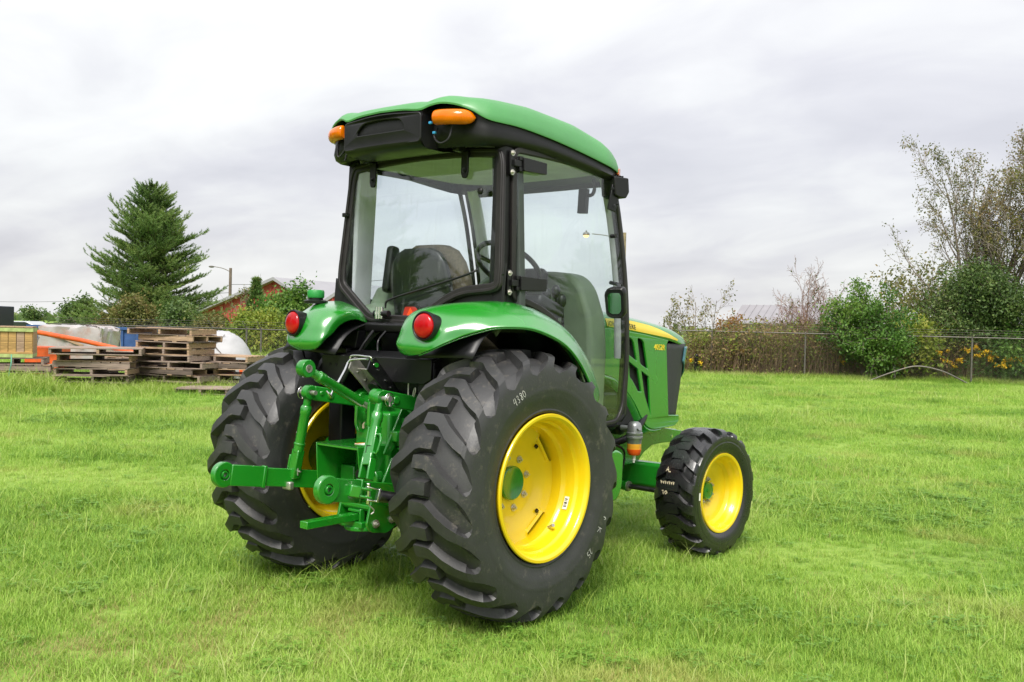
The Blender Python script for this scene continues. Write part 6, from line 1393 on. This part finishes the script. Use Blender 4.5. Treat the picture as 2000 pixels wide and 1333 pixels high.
def shed():
    WROOF = mat('shed_roof_metal', (.25, .24, .255), .5, var=.08, vscale=.8)
    pA, pB = gp(1436, 112), gp(1740, 104); d = pB-pA; L = d.length; d.normalize(); root = tag(empty('long_shed', pA, rot=(0, 0, math.atan2(d.y, d.x))), 'long low building with pale metal roof behind the right hand fence', 'building')
    eave, ridge, dp = zt(631, 108, 1540), zt(596, 112, 1540), 8.0
    B().box((L/2, dp/2, eave/2), (L, dp, eave)).build('wall', CREAM, root)
    b = B(); b.prism([(-.5, eave-.05), (dp/2, ridge), (dp+.5, eave-.05), (dp+.5, eave-.20), (dp/2, ridge-.18), (-.5, eave-.20)], -.5, L+.5, lambda a, c_, t: (t, a, c_)); b.build('roof', WROOF, root, smooth=0)
    sm = B().box((0, 0, 0), (.05, math.hypot(dp/2+.5, ridge-eave), .05), Matrix.Rotation(math.atan2(ridge-eave+.05, dp/2+.5), 3, 'X')).mesh('roof_seam', WROOF, 0); parts_at('roof_seam', sm, [(.4+.8*k, dp/4-.25, (eave+ridge)/2+.02) for k in range(int(L/.8))], root)
    wn = B().box((0, 0, 0), (1.1, .08, .8)).mesh('window', DKG, 0); parts_at('window', wn, [(2.5+3.1*k, -.03, 1.4) for k in range(int((L-3)/3.1))], root)
    B().box((L*.28, -.05, eave*.36), (L*.5, .12, eave*.70)).build('lower_wall', BRICKW, root)
shed()
# ---- poles and wires
POLE = bark('pole_wood', (.15, .115, .09))
up = tag(empty('utility_pole', gp(447.5, 92)), 'dark wooden utility pole with a lamp arm right of the conifer', 'pole'); hz = zt(524, 92, 447)
B().cyl((0, 0, -.3), (0, 0, hz), .16, .125, n=12).build('post', POLE, up)
ar = cat([tuple(Vector((0, 0, hz-.35))), tuple(Vector((-RH[0]*.7, -RH[1]*.7, hz-.05))), tuple(Vector((-RH[0]*1.5, -RH[1]*1.5, hz+.10)))], 12); B().tube(ar, .035, 8).build('lamp_arm', GALV, up)
B().sphere((-RH[0]*1.75, -RH[1]*1.75, hz+.08), .2, 12, (1.3, 1.3, .5)).build('lamp_head', GALV, up)
sl = tag(empty('street_lamp', gp(1214.5, 62)), 'wooden street lamp pole right of the cab, its amber lamp lit', 'lamp'); hz = zt(455, 62, 1214)
B().cyl((0, 0, -.3), (0, 0, hz), .13, .10, n=12).build('post', mat('pole_tan', (.25, .20, .12), .9, var=.3, vscale=8), sl)
hx = -2.36; ar = cat([(0, 0, hz-.45), (RH[0]*hx*.5, RH[1]*hx*.5, hz-.20), (RH[0]*(hx+.35), RH[1]*(hx+.35), hz-.12)], 14); B().tube(ar, .03, 8).build('lamp_arm', GALV, sl)
B().lathe([(-.06, .19), (.0, .22), (.10, .17), (.15, .06), (.16, .001)], c=(RH[0]*hx, RH[1]*hx, hz-.16), ax='Z', n=20).cyl((RH[0]*hx, RH[1]*hx, hz-.02), (RH[0]*hx, RH[1]*hx, hz+.07), .05, n=8).build('lamp_head', GALV, sl)
LIT, lnt, lb = new_mat('lit_lamp'); lb.inputs['Base Color'].default_value = (.9, .6, .3, 1); lb.inputs['Emission Color'].default_value = (1, .50, .16, 1); lb.inputs['Emission Strength'].default_value = 1.0
B().sphere((RH[0]*hx, RH[1]*hx, hz-.25), .17, 14, (1, 1, .65)).build('lamp_bulb', LIT, sl)
WIRE = mat('cable_grey', (.10, .10, .11), .6)
def wire(label, pts): tag(B().tube(cat([tuple(p) for p in pts], 24), .022, 4, caps=False).build('overhead_wire', WIRE), label, 'wire', 'overhead wires')
wire('overhead wire running from the utility pole to the tractor', [gp(447, 92, zt(556, 92, 447)), gp(620, 88, zt(556, 88, 620)), gp(800, 84, zt(543, 84, 800))])
wire('overhead wire low in the sky at the left edge', [gp(-200, 130, zt(583, 130, -200)), gp(20, 125, zt(590, 125, 20)), gp(160, 120, zt(588, 120, 160)), gp(447, 92, zt(572, 92, 447))])
# ---- conifers behind the photographer, seen only in the glass and the paint
back = [o for o in COL.objects if o.name.startswith('conifer_tree')][0]
rb = random.Random(4); spots = []
for k in range(9): a = math.radians(192+9.5*k+rb.uniform(-2, 2)); d = 33+rb.uniform(-4, 7); spots.append((math.sin(a)*d, math.cos(a)*d, rb.uniform(.85, 1.2)))       # behind and left of the viewer
for k in range(6): a = math.radians(22+9*k+rb.uniform(-2, 2)); d = 36+rb.uniform(-3, 6); spots.append((math.sin(a)*d+3, math.cos(a)*d, rb.uniform(.32, .52)))       # out of the frame to the right
row = tag(empty('conifer_row'), 'dark conifers outside the frame, mirrored in the cab glass', None, None, 'stuff')
for k, (x, y, s) in enumerate(spots):
    for ch in back.children:
        d = ch.copy(); COL.objects.link(d); d.parent = row; d.location = (x, y, 0); d.rotation_euler = (0, 0, k*1.1); d.scale = (s,)*3; d['kind'] = 'stuff'
